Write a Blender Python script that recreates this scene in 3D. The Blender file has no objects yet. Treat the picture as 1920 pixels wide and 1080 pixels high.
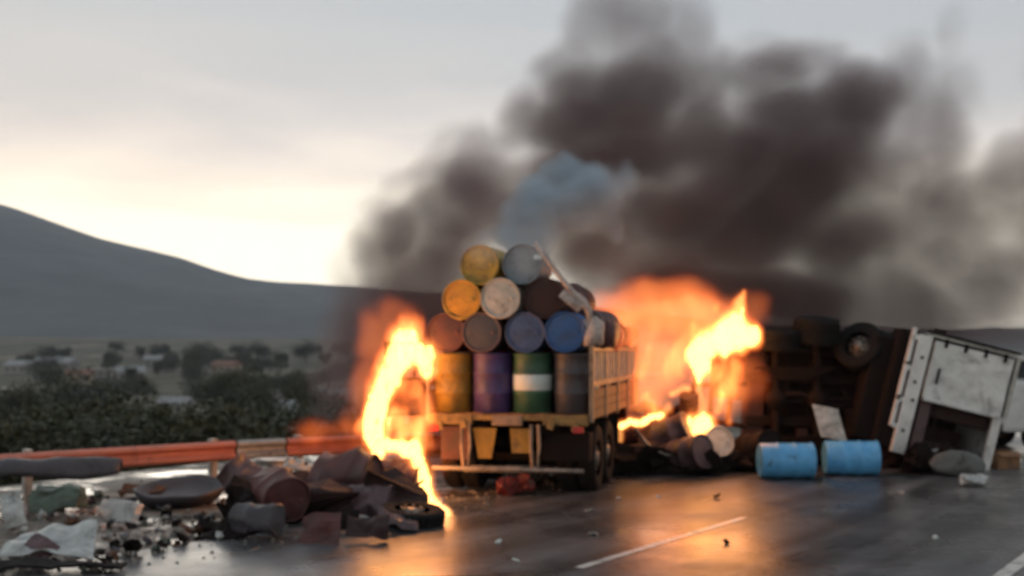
import bpy, bmesh, math, random
from mathutils import Vector, Matrix, noise as mnoise
random.seed(7)
R = math.radians
S = bpy.context.scene
COL = S.collection

# ------------------------------------------------------------------ camera
CAM_H, FOC, HZ = 2.2, 2200.0, 650.0          # eye height, focal length and horizon row for a 1920 px wide frame
cam_d = bpy.data.cameras.new('camera'); cam = bpy.data.objects.new('camera', cam_d); COL.objects.link(cam)
cam.location = (0, 0, CAM_H); cam.rotation_euler = (R(90), 0, 0)
cam_d.sensor_width = 36; cam_d.lens = 36 * FOC / 1920
cam_d.shift_y = (HZ - 540) / 1920
cam_d.clip_start = 0.1; cam_d.clip_end = 20000
cam_d.dof.use_dof = True; cam_d.dof.focus_distance = 3.5
cam_d.dof.aperture_fstop = (cam_d.lens / 1000) / 0.0140     # soft hand-held phone picture
S.camera = cam

# ------------------------------------------------------------------ world
SUN_EL, SUN_AZ = R(6), R(-22)                # behind the ridge, front left
wd = bpy.data.worlds.new('World'); S.world = wd; wd.use_nodes = True
nt = wd.node_tree; nt.nodes.clear()
def N(nt, t, **kw):
    n = nt.nodes.new(t)
    for k, v in kw.items():
        if k in ('loc',): continue
        setattr(n, k, v)
    return n
def ramp(n, stops):
    r = n.color_ramp
    while len(r.elements) > 1: r.elements.remove(r.elements[0])
    r.elements[0].position = stops[0][0]; r.elements[0].color = (*stops[0][1], 1)
    for p, c in stops[1:]:
        e = r.elements.new(p); e.color = (*c, 1)
def srgb(r, g, b):
    f = lambda v: (v / 255 / 12.92) if v / 255 <= 0.04045 else ((v / 255 + 0.055) / 1.055) ** 2.4
    return (f(r), f(g), f(b))
L = nt.links.new
tc = N(nt, 'ShaderNodeTexCoord')
sep = N(nt, 'ShaderNodeSeparateXYZ'); L(tc.outputs['Generated'], sep.inputs[0])
mp = N(nt, 'ShaderNodeMapping'); mp.inputs['Scale'].default_value = (1.6, 1.6, 9.0); L(tc.outputs['Generated'], mp.inputs[0])
nz = N(nt, 'ShaderNodeTexNoise'); nz.inputs['Scale'].default_value = 1.6; nz.inputs['Detail'].default_value = 5; nz.inputs['Roughness'].default_value = .5; nz.inputs['Distortion'].default_value = .4
L(mp.outputs[0], nz.inputs[0])
ma = N(nt, 'ShaderNodeMath', operation='MULTIPLY_ADD'); ma.inputs[1].default_value = .13; ma.inputs[2].default_value = -.065
L(nz.outputs[0], ma.inputs[0])
ad = N(nt, 'ShaderNodeMath', operation='ADD'); L(sep.outputs['Z'], ad.inputs[0]); L(ma.outputs[0], ad.inputs[1])
cr = N(nt, 'ShaderNodeValToRGB'); L(ad.outputs[0], cr.inputs[0])
ramp(cr, [(0.0, (1.5, 1.39, 1.16)), (.10, (1.38, 1.25, 1.02)), (.135, (1.0, .89, .76)), (.165, (.76, .70, .655)), (.21, (.55, .545, .545)),
          (.28, (.455, .485, .51)), (.45, (.41, .44, .47)), (1.0, (.38, .42, .45))])
# the clouds are brightest where the sun has just gone behind the ridge
az = N(nt, 'ShaderNodeVectorMath', operation='DOT_PRODUCT'); L(tc.outputs['Generated'], az.inputs[0]); az.inputs[1].default_value = (math.sin(SUN_AZ), math.cos(SUN_AZ), 0)
azr = N(nt, 'ShaderNodeMapRange'); L(az.outputs['Value'], azr.inputs[0])
azr.inputs[1].default_value = -1; azr.inputs[2].default_value = 1; azr.inputs[3].default_value = .60; azr.inputs[4].default_value = 1.0
mx = N(nt, 'ShaderNodeVectorMath', operation='SCALE'); L(cr.outputs[0], mx.inputs[0]); L(azr.outputs[0], mx.inputs['Scale'])
b1 = N(nt, 'ShaderNodeBackground'); L(mx.outputs[0], b1.inputs[0]); b1.inputs[1].default_value = 1.36
sk = N(nt, 'ShaderNodeTexSky', sky_type='NISHITA', sun_disc=False, sun_elevation=SUN_EL, sun_rotation=SUN_AZ, air_density=1, dust_density=3)
b2 = N(nt, 'ShaderNodeBackground'); L(sk.outputs[0], b2.inputs[0]); b2.inputs[1].default_value = .05
asd = N(nt, 'ShaderNodeMixShader'); asd.inputs[0].default_value = .06; L(b1.outputs[0], asd.inputs[1]); L(b2.outputs[0], asd.inputs[2])   # closed cloud cover over the clear sky
wo = N(nt, 'ShaderNodeOutputWorld'); L(asd.outputs[0], wo.inputs[0])

sd = bpy.data.lights.new('sun', 'SUN'); sun = bpy.data.objects.new('sun', sd); COL.objects.link(sun)
sd.energy = .5; sd.angle = R(25); sd.color = (1, .9, .76)
sun.rotation_euler = Vector((math.sin(SUN_AZ) * math.cos(SUN_EL), math.cos(SUN_AZ) * math.cos(SUN_EL), math.sin(SUN_EL))).to_track_quat('Z', 'Y').to_euler()

S.view_settings.view_transform = 'Standard'; S.view_settings.look = 'None'; S.view_settings.exposure = 0; S.view_settings.gamma = 1
S.render.engine = 'CYCLES'
c = S.cycles
c.use_denoising = True; c.max_bounces = 8; c.diffuse_bounces = 2; c.glossy_bounces = 3; c.volume_bounces = 1; c.transparent_max_bounces = 96
c.volume_step_rate = 4.0; c.volume_max_steps = 256; c.use_adaptive_sampling = True; c.adaptive_threshold = .02
c.sample_clamp_indirect = 4

# ------------------------------------------------------------------ helpers
def P(px, py, Y):
    """a point at distance Y, from where it shows in the photograph"""
    return Vector(((px - 960) / FOC * Y, Y, CAM_H + (HZ - py) / FOC * Y))
def G(px, py, z=0.0):
    Y = (CAM_H - z) * FOC / (py - HZ)
    return Vector(((px - 960) / FOC * Y, Y, z))

def material(name, col, rough=.6, metal=0., var=.25, scale=6., bump=.15, bscale=None, col2=None, spec=.5, grime=0., coat=0.):
    m = bpy.data.materials.new(name); m.use_nodes = True; t = m.node_tree; b = t.nodes['Principled BSDF']; l = t.links.new
    tc = N(t, 'ShaderNodeTexCoord')
    oi = N(t, 'ShaderNodeObjectInfo'); osc = N(t, 'ShaderNodeMath', operation='MULTIPLY'); l(oi.outputs['Random'], osc.inputs[0]); osc.inputs[1].default_value = 83.0
    off = N(t, 'ShaderNodeVectorMath', operation='ADD'); l(tc.outputs['Object'], off.inputs[0]); l(osc.outputs[0], off.inputs[1]); OBJ = off.outputs[0]
    n = N(t, 'ShaderNodeTexNoise'); n.inputs['Scale'].default_value = scale; n.inputs['Detail'].default_value = 8; n.inputs['Roughness'].default_value = .65
    l(OBJ, n.inputs[0])
    r = N(t, 'ShaderNodeValToRGB'); l(n.outputs[0], r.inputs[0])
    c2 = col2 or tuple(v * (1 - var) for v in col)
    ramp(r, [(.35, c2), (.62, tuple(min(1, v * (1 + var * .35)) for v in col))])
    out = r.outputs[0]
    if grime > 0:
        n2 = N(t, 'ShaderNodeTexNoise'); n2.inputs['Scale'].default_value = scale * .45; n2.inputs['Detail'].default_value = 10; n2.inputs['Roughness'].default_value = .7; n2.inputs['Distortion'].default_value = .8
        l(OBJ, n2.inputs[0])
        mr = N(t, 'ShaderNodeMapRange'); l(n2.outputs[0], mr.inputs[0]); mr.inputs[1].default_value = .62 - grime * .3; mr.inputs[2].default_value = .72; mr.inputs[4].default_value = .85
        mix = N(t, 'ShaderNodeMix', data_type='RGBA'); l(mr.outputs[0], mix.inputs['Factor']); l(out, mix.inputs['A']); mix.inputs['B'].default_value = (.025, .02, .018, 1)
        out = mix.outputs['Result']
    l(out, b.inputs['Base Color'])
    b.inputs['Metallic'].default_value = metal; b.inputs['Specular IOR Level'].default_value = spec
    rr = N(t, 'ShaderNodeMapRange'); l(n.outputs[0], rr.inputs[0]); rr.inputs[1].default_value = .3; rr.inputs[2].default_value = .7
    rr.inputs[3].default_value = max(.04, rough - .15); rr.inputs[4].default_value = min(1, rough + .15); l(rr.outputs[0], b.inputs['Roughness'])
    b.inputs['Coat Weight'].default_value = coat; b.inputs['Coat Roughness'].default_value = .12
    if bump > 0:
        n3 = N(t, 'ShaderNodeTexNoise'); n3.inputs['Scale'].default_value = bscale or scale * 4; n3.inputs['Detail'].default_value = 6
        l(OBJ, n3.inputs[0])
        bp = N(t, 'ShaderNodeBump'); bp.inputs['Strength'].default_value = bump; bp.inputs['Distance'].default_value = .03; l(n3.outputs[0], bp.inputs['Height']); l(bp.outputs[0], b.inputs['Normal'])
    return m

M = {}
M['yellow'] = material('yellow_plastic', (.50, .31, .035), .45, grime=.62)
M['orange'] = material('amber_plastic', (.62, .29, .02), .45, grime=.4)
M['white_p'] = material('white_plastic', (.52, .48, .42), .5, grime=.3)
M['greyblue'] = material('grey_blue_plastic', (.17, .21, .25), .5, grime=.3)
M['blue'] = material('blue_plastic', (.02, .085, .27), .4, grime=.45)
M['dullblue'] = material('dull_blue_plastic', (.055, .09, .20), .5, grime=.4)
M['skyblue'] = material('sky_blue_plastic', (.12, .43, .80), .35, var=.15, grime=.12)
M['purple'] = material('purple_plastic', (.065, .038, .15), .5, grime=.6)
M['green'] = material('green_plastic', (.03, .10, .055), .5, grime=.55)
M['darkgrey'] = material('dark_grey_plastic', (.06, .055, .065), .5, grime=.4)
M['maroon'] = material('scorched_maroon_plastic', (.10, .032, .030), .6, grime=.5)
M['mauve'] = material('scorched_mauve_plastic', (.11, .065, .072), .5, grime=.4)
M['brownblack'] = material('brown_black_plastic', (.045, .023, .022), .65, spec=.25, grime=.4)
M['char'] = material('charred_metal', (.016, .011, .010), .85, 0, spec=.15, scale=9, bump=.5)
M['rubber'] = material('tyre_rubber', (.014, .013, .013), .85, spec=.2, scale=12, bump=.3)
M['steel'] = material('dull_steel', (.30, .27, .24), .45, .6, grime=.5)
M['rust'] = material('rusty_steel', (.17, .075, .035), .7, .3, col2=(.06, .025, .015), scale=10, bump=.5, grime=.3)
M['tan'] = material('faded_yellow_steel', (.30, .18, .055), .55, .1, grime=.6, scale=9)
M['tanrail'] = material('tan_painted_steel', (.30, .20, .13), .5, .1, grime=.45, scale=9)
M['ochre'] = material('ochre_rubber_flap', (.32, .18, .025), .6, grime=.35)
M['wood'] = material('weathered_planks', (.34, .17, .07), .7, col2=(.16, .07, .03), scale=7, grime=.3)
M['whitepaint'] = material('dirty_white_paint', (.72, .73, .72), .35, var=.2, scale=2.5, bump=.2, grime=.26, coat=.3)
M['whitesheet'] = material('bent_white_sheet', (.50, .52, .51), .45, var=.35, grime=.45)
M['darkred'] = material('dirty_red_plastic', (.15, .018, .015), .5, grime=.4)
M['yellow_shaded'] = material('shaded_yellow_plastic', (.30, .17, .02), .55, grime=.6)  # darker copy of the yellow: shade on the bottom row put into the colour
M['label'] = material('paper_label', (.60, .66, .65), .6, var=.06, grime=.05)
M['rail'] = material('orange_painted_steel', (.60, .20, .13), .38, .1, var=.2, grime=.15, scale=3)
M['galv'] = material('galvanised_steel', (.42, .41, .39), .45, .5, grime=.3)
M['red'] = material('red_plastic', (.50, .035, .03), .4, grime=.2)
M['cloth'] = material('singed_pale_tarpaulin', (.52, .42, .38), .6, grime=.3, scale=14, bump=.4)
M['greenish'] = material('dull_green_plastic', (.10, .14, .11), .5, grime=.4)
M['scrap'] = material('mixed_scrap', (.34, .32, .29), .45, col2=(.05, .045, .04), scale=3, grime=.3)
M['stone'] = material('wet_stone', (.22, .20, .17), .35, col2=(.08, .07, .06), scale=3)
M['card'] = material('brown_cardboard', (.30, .16, .08), .8, grime=.2)
M['grass_bag'] = material('grey_sacking', (.13, .135, .13), .7, grime=.3)
M['glass'] = material('dark_window_glass', (.05, .06, .07), .12, var=.1, bump=0)
M['bark'] = material('bark', (.07, .05, .035), .9, scale=5, bump=.6)
M['housewall'] = material('pale_render', (.28, .27, .25), .85, var=.15, scale=.6, bump=.1)
M['housewall2'] = material('ochre_render', (.36, .29, .22), .85, var=.2, scale=.6, bump=.1)
M['roofgrey'] = material('grey_sheet_roof', (.27, .27, .27), .5, var=.2, scale=.8, bump=.1)
M['roofclay'] = material('clay_roof', (.24, .12, .08), .8, var=.3, scale=1.5, bump=.2)
M['leaf'] = material('olive_leaves', (.065, .056, .02), .7, col2=(.03, .04, .015), scale=.7, bump=0)
M['leaf2'] = material('dark_green_leaves', (.045, .045, .018), .7, col2=(.02, .032, .012), scale=.7, bump=0)
M['mark'] = material('worn_road_paint', (.70, .68, .64), .3, var=.3, scale=5, grime=.25)

class MB:
    def __init__(s): s.bm = bmesh.new()
    def _add(s, verts, faces, smooth=False, Mx=None):
        vs = [s.bm.verts.new((Mx @ Vector(v)) if Mx else v) for v in verts]
        for f in faces:
            try:
                fc = s.bm.faces.new([vs[i] for i in f]); fc.smooth = smooth
            except ValueError: pass
        return vs
    def box(s, c, d, rot=None, bev=0.):
        hx, hy, hz = d[0] / 2, d[1] / 2, d[2] / 2
        Mx = Matrix.Translation(c) @ (rot.to_4x4() if rot else Matrix.Identity(4))
        v = [(x, y, z) for x in (-hx, hx) for y in (-hy, hy) for z in (-hz, hz)]
        f = [(0, 1, 3, 2), (4, 6, 7, 5), (0, 4, 5, 1), (2, 3, 7, 6), (0, 2, 6, 4), (1, 5, 7, 3)]
        vs = s._add(v, f, Mx=Mx)
        if bev > 0:
            es = set(e for x in vs for e in x.link_edges)
            bmesh.ops.bevel(s.bm, geom=list(es), offset=bev, segments=2, affect='EDGES', profile=.6)
        return s
    def lathe(s, prof, seg=28, Mx=None, smooth=True, cap0=True, cap1=True):
        v = []; f = []
        for (r, z) in prof:
            for k in range(seg):
                a = 2 * math.pi * k / seg; v.append((r * math.cos(a), r * math.sin(a), z))
        for i in range(len(prof) - 1):
            for k in range(seg):
                k2 = (k + 1) % seg
                f.append((i * seg + k, i * seg + k2, (i + 1) * seg + k2, (i + 1) * seg + k))
        s._add(v, f, smooth, Mx)
        if cap0: s._add(v[:seg], [tuple(reversed(range(seg)))], False, Mx)
        if cap1: s._add(v[-seg:], [tuple(range(seg))], False, Mx)
        return s
    def cyl(s, a, b, r, seg=16, r2=None):
        a = Vector(a); b = Vector(b); d = b - a
        Mx = Matrix.Translation(a) @ d.to_track_quat('Z', 'Y').to_matrix().to_4x4()
        return s.lathe([(r, 0), (r if r2 is None else r2, d.length)], seg, Mx)
    def tube(s, pts, r, seg=8):
        pts = [Vector(p) for p in pts]; rings = []
        for i, p in enumerate(pts):
            d = (pts[min(i + 1, len(pts) - 1)] - pts[max(i - 1, 0)]).normalized()
            q = d.to_track_quat('Z', 'Y'); rr = r[i] if isinstance(r, (list, tuple)) else r
            rings.append([p + q @ Vector((rr * math.cos(2 * math.pi * k / seg), rr * math.sin(2 * math.pi * k / seg), 0)) for k in range(seg)])
        v = [x for ring in rings for x in ring]; f = []
        for i in range(len(pts) - 1):
            for k in range(seg):
                k2 = (k + 1) % seg; f.append((i * seg + k, i * seg + k2, (i + 1) * seg + k2, (i + 1) * seg + k))
        f += [tuple(reversed(range(seg))), tuple(range((len(pts) - 1) * seg, len(pts) * seg))]
        s._add(v, f, True); return s
    def sheet(s, w, h, nx, ny, amp, sc, Mx=None, thick=.012, seed=0, outline=None):
        """a crumpled sheet with real thickness"""
        v = []; f = []
        for side in (0, 1):
            for j in range(ny + 1):
                for i in range(nx + 1):
                    x = (i / nx - .5) * w; y = (j / ny - .5) * h
                    if outline: x, y = outline(x, y)
                    z = amp * mnoise.noise(Vector((x * sc + seed, y * sc, seed * 1.7))) + amp * .4 * mnoise.noise(Vector((x * sc * 3, y * sc * 3, seed)))
                    v.append((x, y, z + side * thick))
        n = (nx + 1) * (ny + 1)
        for j in range(ny):
            for i in range(nx):
                a = j * (nx + 1) + i; q = (a, a + 1, a + nx + 2, a + nx + 1)
                f.append(tuple(reversed(q))); f.append(tuple(x + n for x in q))
        for i in range(nx):
            f.append((i, i + 1, i + 1 + n, i + n)); a = ny * (nx + 1) + i; f.append((a + 1, a, a + n, a + 1 + n))
        for j in range(ny):
            a = j * (nx + 1); f.append((a + nx + 1, a, a + n, a + nx + 1 + n)); a += nx; f.append((a, a + nx + 1, a + nx + 1 + n, a + n))
        s._add(v, f, False, Mx); return s
    def crumple(s, amp, sc, seed=0):
        if len(s.bm.verts) < 60:
            bmesh.ops.subdivide_edges(s.bm, edges=list(s.bm.edges), cuts=6, use_grid_fill=True)
            for v in s.bm.verts:
                p = v.co * sc * 3.3 + Vector((seed, 3, 1)); v.co += Vector((mnoise.noise(p), mnoise.noise(p + Vector((31, 0, 0))), mnoise.noise(p + Vector((0, 57, 0))))) * amp * .45
        for v in s.bm.verts:
            p = v.co * sc + Vector((seed, seed * .7, -seed)); v.co += Vector((mnoise.noise(p), mnoise.noise(p + Vector((31, 0, 0))), mnoise.noise(p + Vector((0, 57, 0))))) * amp
        return s
    def build(s, name, mat, parent=None):
        bmesh.ops.recalc_face_normals(s.bm, faces=s.bm.faces)
        me = bpy.data.meshes.new(name); s.bm.to_mesh(me); s.bm.free()
        me.materials.append(mat); o = bpy.data.objects.new(name, me); COL.objects.link(o)
        if parent: o.parent = parent
        return o

def tag(o, label=None, cat=None, group=None, kind=None):
    for k, v in (('label', label), ('category', cat), ('group', group), ('kind', kind)):
        if v: o[k] = v
    return o
def empty(name, loc, label, cat, group=None, rot=(0, 0, 0)):
    o = bpy.data.objects.new(name, None); COL.objects.link(o); o.location = loc; o.rotation_euler = rot; o.empty_display_size = .2
    return tag(o, label, cat, group)
def copy_tree(o, parent=None):
    n = o.copy(); COL.objects.link(n); n.parent = parent
    for ch in o.children: copy_tree(ch, n)
    return n
def rotm(x=0, y=0, z=0):
    return Matrix.Rotation(R(z), 3, 'Z') @ Matrix.Rotation(R(y), 3, 'Y') @ Matrix.Rotation(R(x), 3, 'X')

# ------------------------------------------------------------------ terrain
EDGE = Vector((-3.07, 13.8)); DIR = Vector((.5617, .8273)).normalized(); NRM = Vector((-DIR.y, DIR.x))
def side(x, y): return (Vector((x, y)) - EDGE).dot(NRM)       # metres to the left of the road's edge
def sm(t): t = max(0, min(1, t)); return t * t * (3 - 2 * t)
def terrain(x, y):
    n = side(x, y); near = math.hypot(x, y)
    z = -.02
    if n > .1: z += -.03 * sm(n / .6) + .035 * mnoise.noise(Vector((x * 1.3, y * 1.3, 0))) * sm(n) + .02 * mnoise.noise(Vector((x * 5, y * 5, 3))) * sm(n)
    if n > 6.2:
        z -= 5.5 * sm((n - 6.2) / 22) + 9 * sm((n - 20) / 160)
        z += (1.2 * mnoise.noise(Vector((x * .03, y * .03, 1))) + 3.5 * mnoise.noise(Vector((x * .007, y * .007, 9)))) * sm((n - 10) / 60)
        z += 26 * sm((y - 350) / 900) * sm((n - 100) / 300)
    if n < -11.5: z += .4 * sm((-n - 11.5) / 6) + .5 * mnoise.noise(Vector((x * .05, y * .05, 4))) * sm((-n - 12) / 10)
    return z
def axis(lo, hi, c, fine, growth):
    a = [c]; d = fine
    while a[-1] < hi: a.append(min(hi, a[-1] + d)); d *= growth
    b = [c]; d = fine
    while b[-1] > lo: b.append(max(lo, b[-1] - d)); d *= growth
    return sorted(set(a + b))
def heightfield(name, xs, ys, fn, mat):
    nx, ny = len(xs), len(ys)
    v = [(x, y, fn(x, y)) for y in ys for x in xs]
    f = [(j * nx + i, j * nx + i + 1, (j + 1) * nx + i + 1, (j + 1) * nx + i) for j in range(ny - 1) for i in range(nx - 1)]
    me = bpy.data.meshes.new(name); me.from_pydata(v, [], f); me.materials.append(mat)
    me.polygons.foreach_set('use_smooth', [True] * len(f))
    o = bpy.data.objects.new(name, me); COL.objects.link(o); o['kind'] = 'structure'; return o

def ground_material():
    m = bpy.data.materials.new('wet_mud_and_scrub'); m.use_nodes = True; t = m.node_tree; l = t.links.new; b = t.nodes['Principled BSDF']
    g = N(t, 'ShaderNodeNewGeometry'); s = N(t, 'ShaderNodeSeparateXYZ'); l(g.outputs['Position'], s.inputs[0])
    n1 = N(t, 'ShaderNodeTexNoise'); n1.inputs['Scale'].default_value = 1.1; n1.inputs['Detail'].default_value = 10; n1.inputs['Roughness'].default_value = .7; l(g.outputs['Position'], n1.inputs[0])
    mud = N(t, 'ShaderNodeValToRGB'); l(n1.outputs[0], mud.inputs[0]); ramp(mud, [(.33, (.035, .028, .022)), (.5, (.12, .10, .078)), (.66, (.23, .205, .17))])
    n2 = N(t, 'ShaderNodeTexNoise'); n2.inputs['Scale'].default_value = .02; n2.inputs['Detail'].default_value = 8; n2.inputs['Roughness'].default_value = .65; l(g.outputs['Position'], n2.inputs[0])
    scr = N(t, 'ShaderNodeValToRGB'); l(n2.outputs[0], scr.inputs[0]); ramp(scr, [(.36, (.03, .035, .015)), (.47, (.07, .065, .035)), (.56, (.10, .085, .055)), (.68, (.20, .17, .13))])
    far = N(t, 'ShaderNodeMapRange'); l(s.outputs['Y'], far.inputs[0]); far.inputs[1].default_value = 24; far.inputs[2].default_value = 34
    mix = N(t, 'ShaderNodeMix', data_type='RGBA'); l(far.outputs[0], mix.inputs['Factor']); l(mud.outputs[0], mix.inputs['A']); l(scr.outputs[0], mix.inputs['B']); l(mix.outputs['Result'], b.inputs['Base Color'])
    n3 = N(t, 'ShaderNodeTexNoise'); n3.inputs['Scale'].default_value = .75; n3.inputs['Detail'].default_value = 4; l(g.outputs['Position'], n3.inputs[0])
    pud = N(t, 'ShaderNodeMapRange'); l(n3.outputs[0], pud.inputs[0]); pud.inputs[1].default_value = .46; pud.inputs[2].default_value = .56; pud.inputs[3].default_value = .65; pud.inputs[4].default_value = .10
    rf = N(t, 'ShaderNodeMix', data_type='FLOAT'); l(far.outputs[0], rf.inputs['Factor']); l(pud.outputs[0], rf.inputs['A']); rf.inputs['B'].default_value = .95; l(rf.outputs['Result'], b.inputs['Roughness'])
    bs = N(t, 'ShaderNodeMapRange'); l(n3.outputs[0], bs.inputs[0]); bs.inputs[1].default_value = .46; bs.inputs[2].default_value = .56; bs.inputs[3].default_value = .9; bs.inputs[4].default_value = .06
    bp = N(t, 'ShaderNodeBump'); bp.inputs['Distance'].default_value = .08; l(bs.outputs[0], bp.inputs['Strength'])
    n4 = N(t, 'ShaderNodeTexNoise'); n4.inputs['Scale'].default_value = 5; n4.inputs['Detail'].default_value = 8; l(g.outputs['Position'], n4.inputs[0]); l(n4.outputs[0], bp.inputs['Height']); l(bp.outputs[0], b.inputs['Normal'])
    return m
xs = axis(-2500, 2500, -4, .22, 1.045); ys = axis(-30, 1500, 16, .22, 1.04)
heightfield('ground', xs, ys, terrain, ground_material())

def road_material():
    m = bpy.data.materials.new('wet_asphalt'); m.use_nodes = True; t = m.node_tree; l = t.links.new; b = t.nodes['Principled BSDF']
    g = N(t, 'ShaderNodeNewGeometry')
    def nz(sc, d=6, r=.6):
        n = N(t, 'ShaderNodeTexNoise'); n.inputs['Scale'].default_value = sc; n.inputs['Detail'].default_value = d; n.inputs['Roughness'].default_value = r; l(g.outputs['Position'], n.inputs[0]); return n
    a = nz(.8, 10, .7); r1 = N(t, 'ShaderNodeValToRGB'); l(a.outputs[0], r1.inputs[0]); ramp(r1, [(.35, (.06, .06, .063)), (.65, (.14, .14, .145))]); 
    mpg = N(t, 'ShaderNodeMapping'); mpg.inputs['Rotation'].default_value = (0, 0, math.atan2(DIR.x, DIR.y)); l(g.outputs['Position'], mpg.inputs[0])
    mps = N(t, 'ShaderNodeMapping'); mps.inputs['Scale'].default_value = (1.6, .07, 1); l(mpg.outputs[0], mps.inputs[0])
    tr_ = N(t, 'ShaderNodeTexNoise'); tr_.inputs['Scale'].default_value = 1.0; tr_.inputs['Detail'].default_value = 7; l(mps.outputs[0], tr_.inputs[0])
    tr2 = N(t, 'ShaderNodeMapRange'); l(tr_.outputs[0], tr2.inputs[0]); tr2.inputs[1].default_value = .42; tr2.inputs[2].default_value = .6; tr2.inputs[3].default_value = .45; tr2.inputs[4].default_value = 1.15
    vo = N(t, 'ShaderNodeTexVoronoi', feature='DISTANCE_TO_EDGE'); vo.inputs['Scale'].default_value = .55; wv = N(t, 'ShaderNodeVectorMath', operation='ADD'); wn = nz(1.5, 4); l(g.outputs['Position'], wv.inputs[0]); l(wn.outputs['Color'], wv.inputs[1]); l(wv.outputs[0], vo.inputs['Vector'])
    ck = N(t, 'ShaderNodeMapRange'); l(vo.outputs['Distance'], ck.inputs[0]); ck.inputs[1].default_value = 0; ck.inputs[2].default_value = .018; ck.inputs[3].default_value = .35; ck.inputs[4].default_value = 1
    mm = N(t, 'ShaderNodeMath', operation='MULTIPLY'); l(tr2.outputs[0], mm.inputs[0]); l(ck.outputs[0], mm.inputs[1])
    sc_ = N(t, 'ShaderNodeVectorMath', operation='SCALE'); l(r1.outputs[0], sc_.inputs[0]); l(mm.outputs[0], sc_.inputs['Scale']); l(sc_.outputs[0], b.inputs['Base Color'])
    p = nz(.42, 5, .55); r2 = N(t, 'ShaderNodeMapRange'); l(p.outputs[0], r2.inputs[0]); r2.inputs[1].default_value = .38; r2.inputs[2].default_value = .62; r2.inputs[3].default_value = .42; r2.inputs[4].default_value = .22
    l(r2.outputs[0], b.inputs['Roughness'])
    b.inputs['IOR'].default_value = 1.5
    w = nz(9, 6); r3 = N(t, 'ShaderNodeMapRange'); l(p.outputs[0], r3.inputs[0]); r3.inputs[1].default_value = .38; r3.inputs[2].default_value = .62; r3.inputs[3].default_value = .35; r3.inputs[4].default_value = .10
    bp = N(t, 'ShaderNodeBump'); bp.inputs['Distance'].default_value = .02; l(r3.outputs[0], bp.inputs['Strength']); l(w.outputs[0], bp.inputs['Height']); l(bp.outputs[0], b.inputs['Normal'])
    return m
def strip(name, n0, n1, t0, t1, z, mat, step=1.0, jag=0.):
    v = []; f = []; k = int((t1 - t0) / step)
    for i in range(k + 1):
        t = t0 + (t1 - t0) * i / k
        for j, n in enumerate((n0, n1)):
            jj = jag * mnoise.noise(Vector((t * 1.7, j * 9, 0))) if j == 1 else 0
            p = EDGE + DIR * t + NRM * (n + jj); v.append((p.x, p.y, z))
        if i: f.append((2 * i - 2, 2 * i - 1, 2 * i + 1, 2 * i))
    me = bpy.data.meshes.new(name); me.from_pydata(v, [], f); me.materials.append(mat)
    o = bpy.data.objects.new(name, me); COL.objects.link(o); o['kind'] = 'structure'; return o
strip('road', -11.0, .15, -60, 900, .0, road_material(), .5, .35)
# lane dash and edge line
DASH0 = Vector((.66, 11.66)); DASH1 = Vector((3.02, 15.1))
nd = side(DASH0.x, DASH0.y); td = (DASH0 - EDGE).dot(DIR); t1 = (DASH1 - EDGE).dot(DIR)
dash = t1 - td
for k in range(-2, 9):
    a = td + k * (dash + 7.5); strip('lane_marking', nd - .055, nd + .055, a, a + dash, .004, M['mark'])
ne = side(5.04, 11.8); strip('lane_marking', ne - .10, ne + .05, -40, 200, .004, M['mark'])

# mountain ridge: crest height read along a line 3 km away
crest = [(-6000, 300), (-2600, 385), (-2000, 380), (-1309, 357), (-1172, 309), (-1036, 262), (-968, 248), (-845, 223), (-764, 193), (-655, 160), (-545, 160), (-400, 148), (0, 120), (500, 60), (1200, 30), (2500, 60), (6000, 90)]
def crest_h(x):
    for (a, ha), (b, hb) in zip(crest, crest[1:]):
        if a <= x <= b:
            t = (x - a) / (b - a); return ha + (hb - ha) * t
    return crest[-1][1]
def hill(x, y):
    y0 = 1150
    xe = x * 3000 / max(y, 1500) if y < 3000 else x
    h = sum(crest_h(xe + d) for d in (-35, 0, 35)) / 3
    up = sm((y - y0) / (3000 - y0)) if y < 3000 else 1 - sm((y - 3000) / 2600) * .8
    up = up ** 1.15
    rg = 1 - abs(mnoise.noise(Vector((x * .003, y * .0016, 2)))) * 2
    lo = 11 + 8 * mnoise.noise(Vector((x * .003, y * .003, 5)))
    lo = lo * sm((y - 1100) / 350) - 30 * (1 - sm((y - 1100) / 350))
    return lo + (h - lo) * up + (rg * 26 + 10 * mnoise.noise(Vector((x * .012, y * .012, 7)))) * up * (1 - up) * 2.2
hm = material('scrubby_hillside', (.075, .088, .09), .95, col2=(.02, .028, .032), scale=.0045, bump=0)
heightfield('hills', [-6000 + 60 * i for i in range(201)], [1100 + 50 * i for i in range(52)], hill, hm)

# ------------------------------------------------------------------ haze
hb = MB().box((0, 1740, 170), (13000, 4000, 520)).build('haze', bpy.data.materials.new('haze_air'))
hb['kind'] = 'stuff'; hb['label'] = 'thin grey blue evening haze filling the valley'
t = hb.data.materials[0]; t.use_nodes = True; t = t.node_tree; t.nodes.clear()
pv = N(t, 'ShaderNodeVolumePrincipled'); pv.inputs['Color'].default_value = (.78, .86, 1, 1); pv.inputs['Density'].default_value = .00013
mo = N(t, 'ShaderNodeOutputMaterial'); t.links.new(pv.outputs[0], mo.inputs['Volume'])

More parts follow.
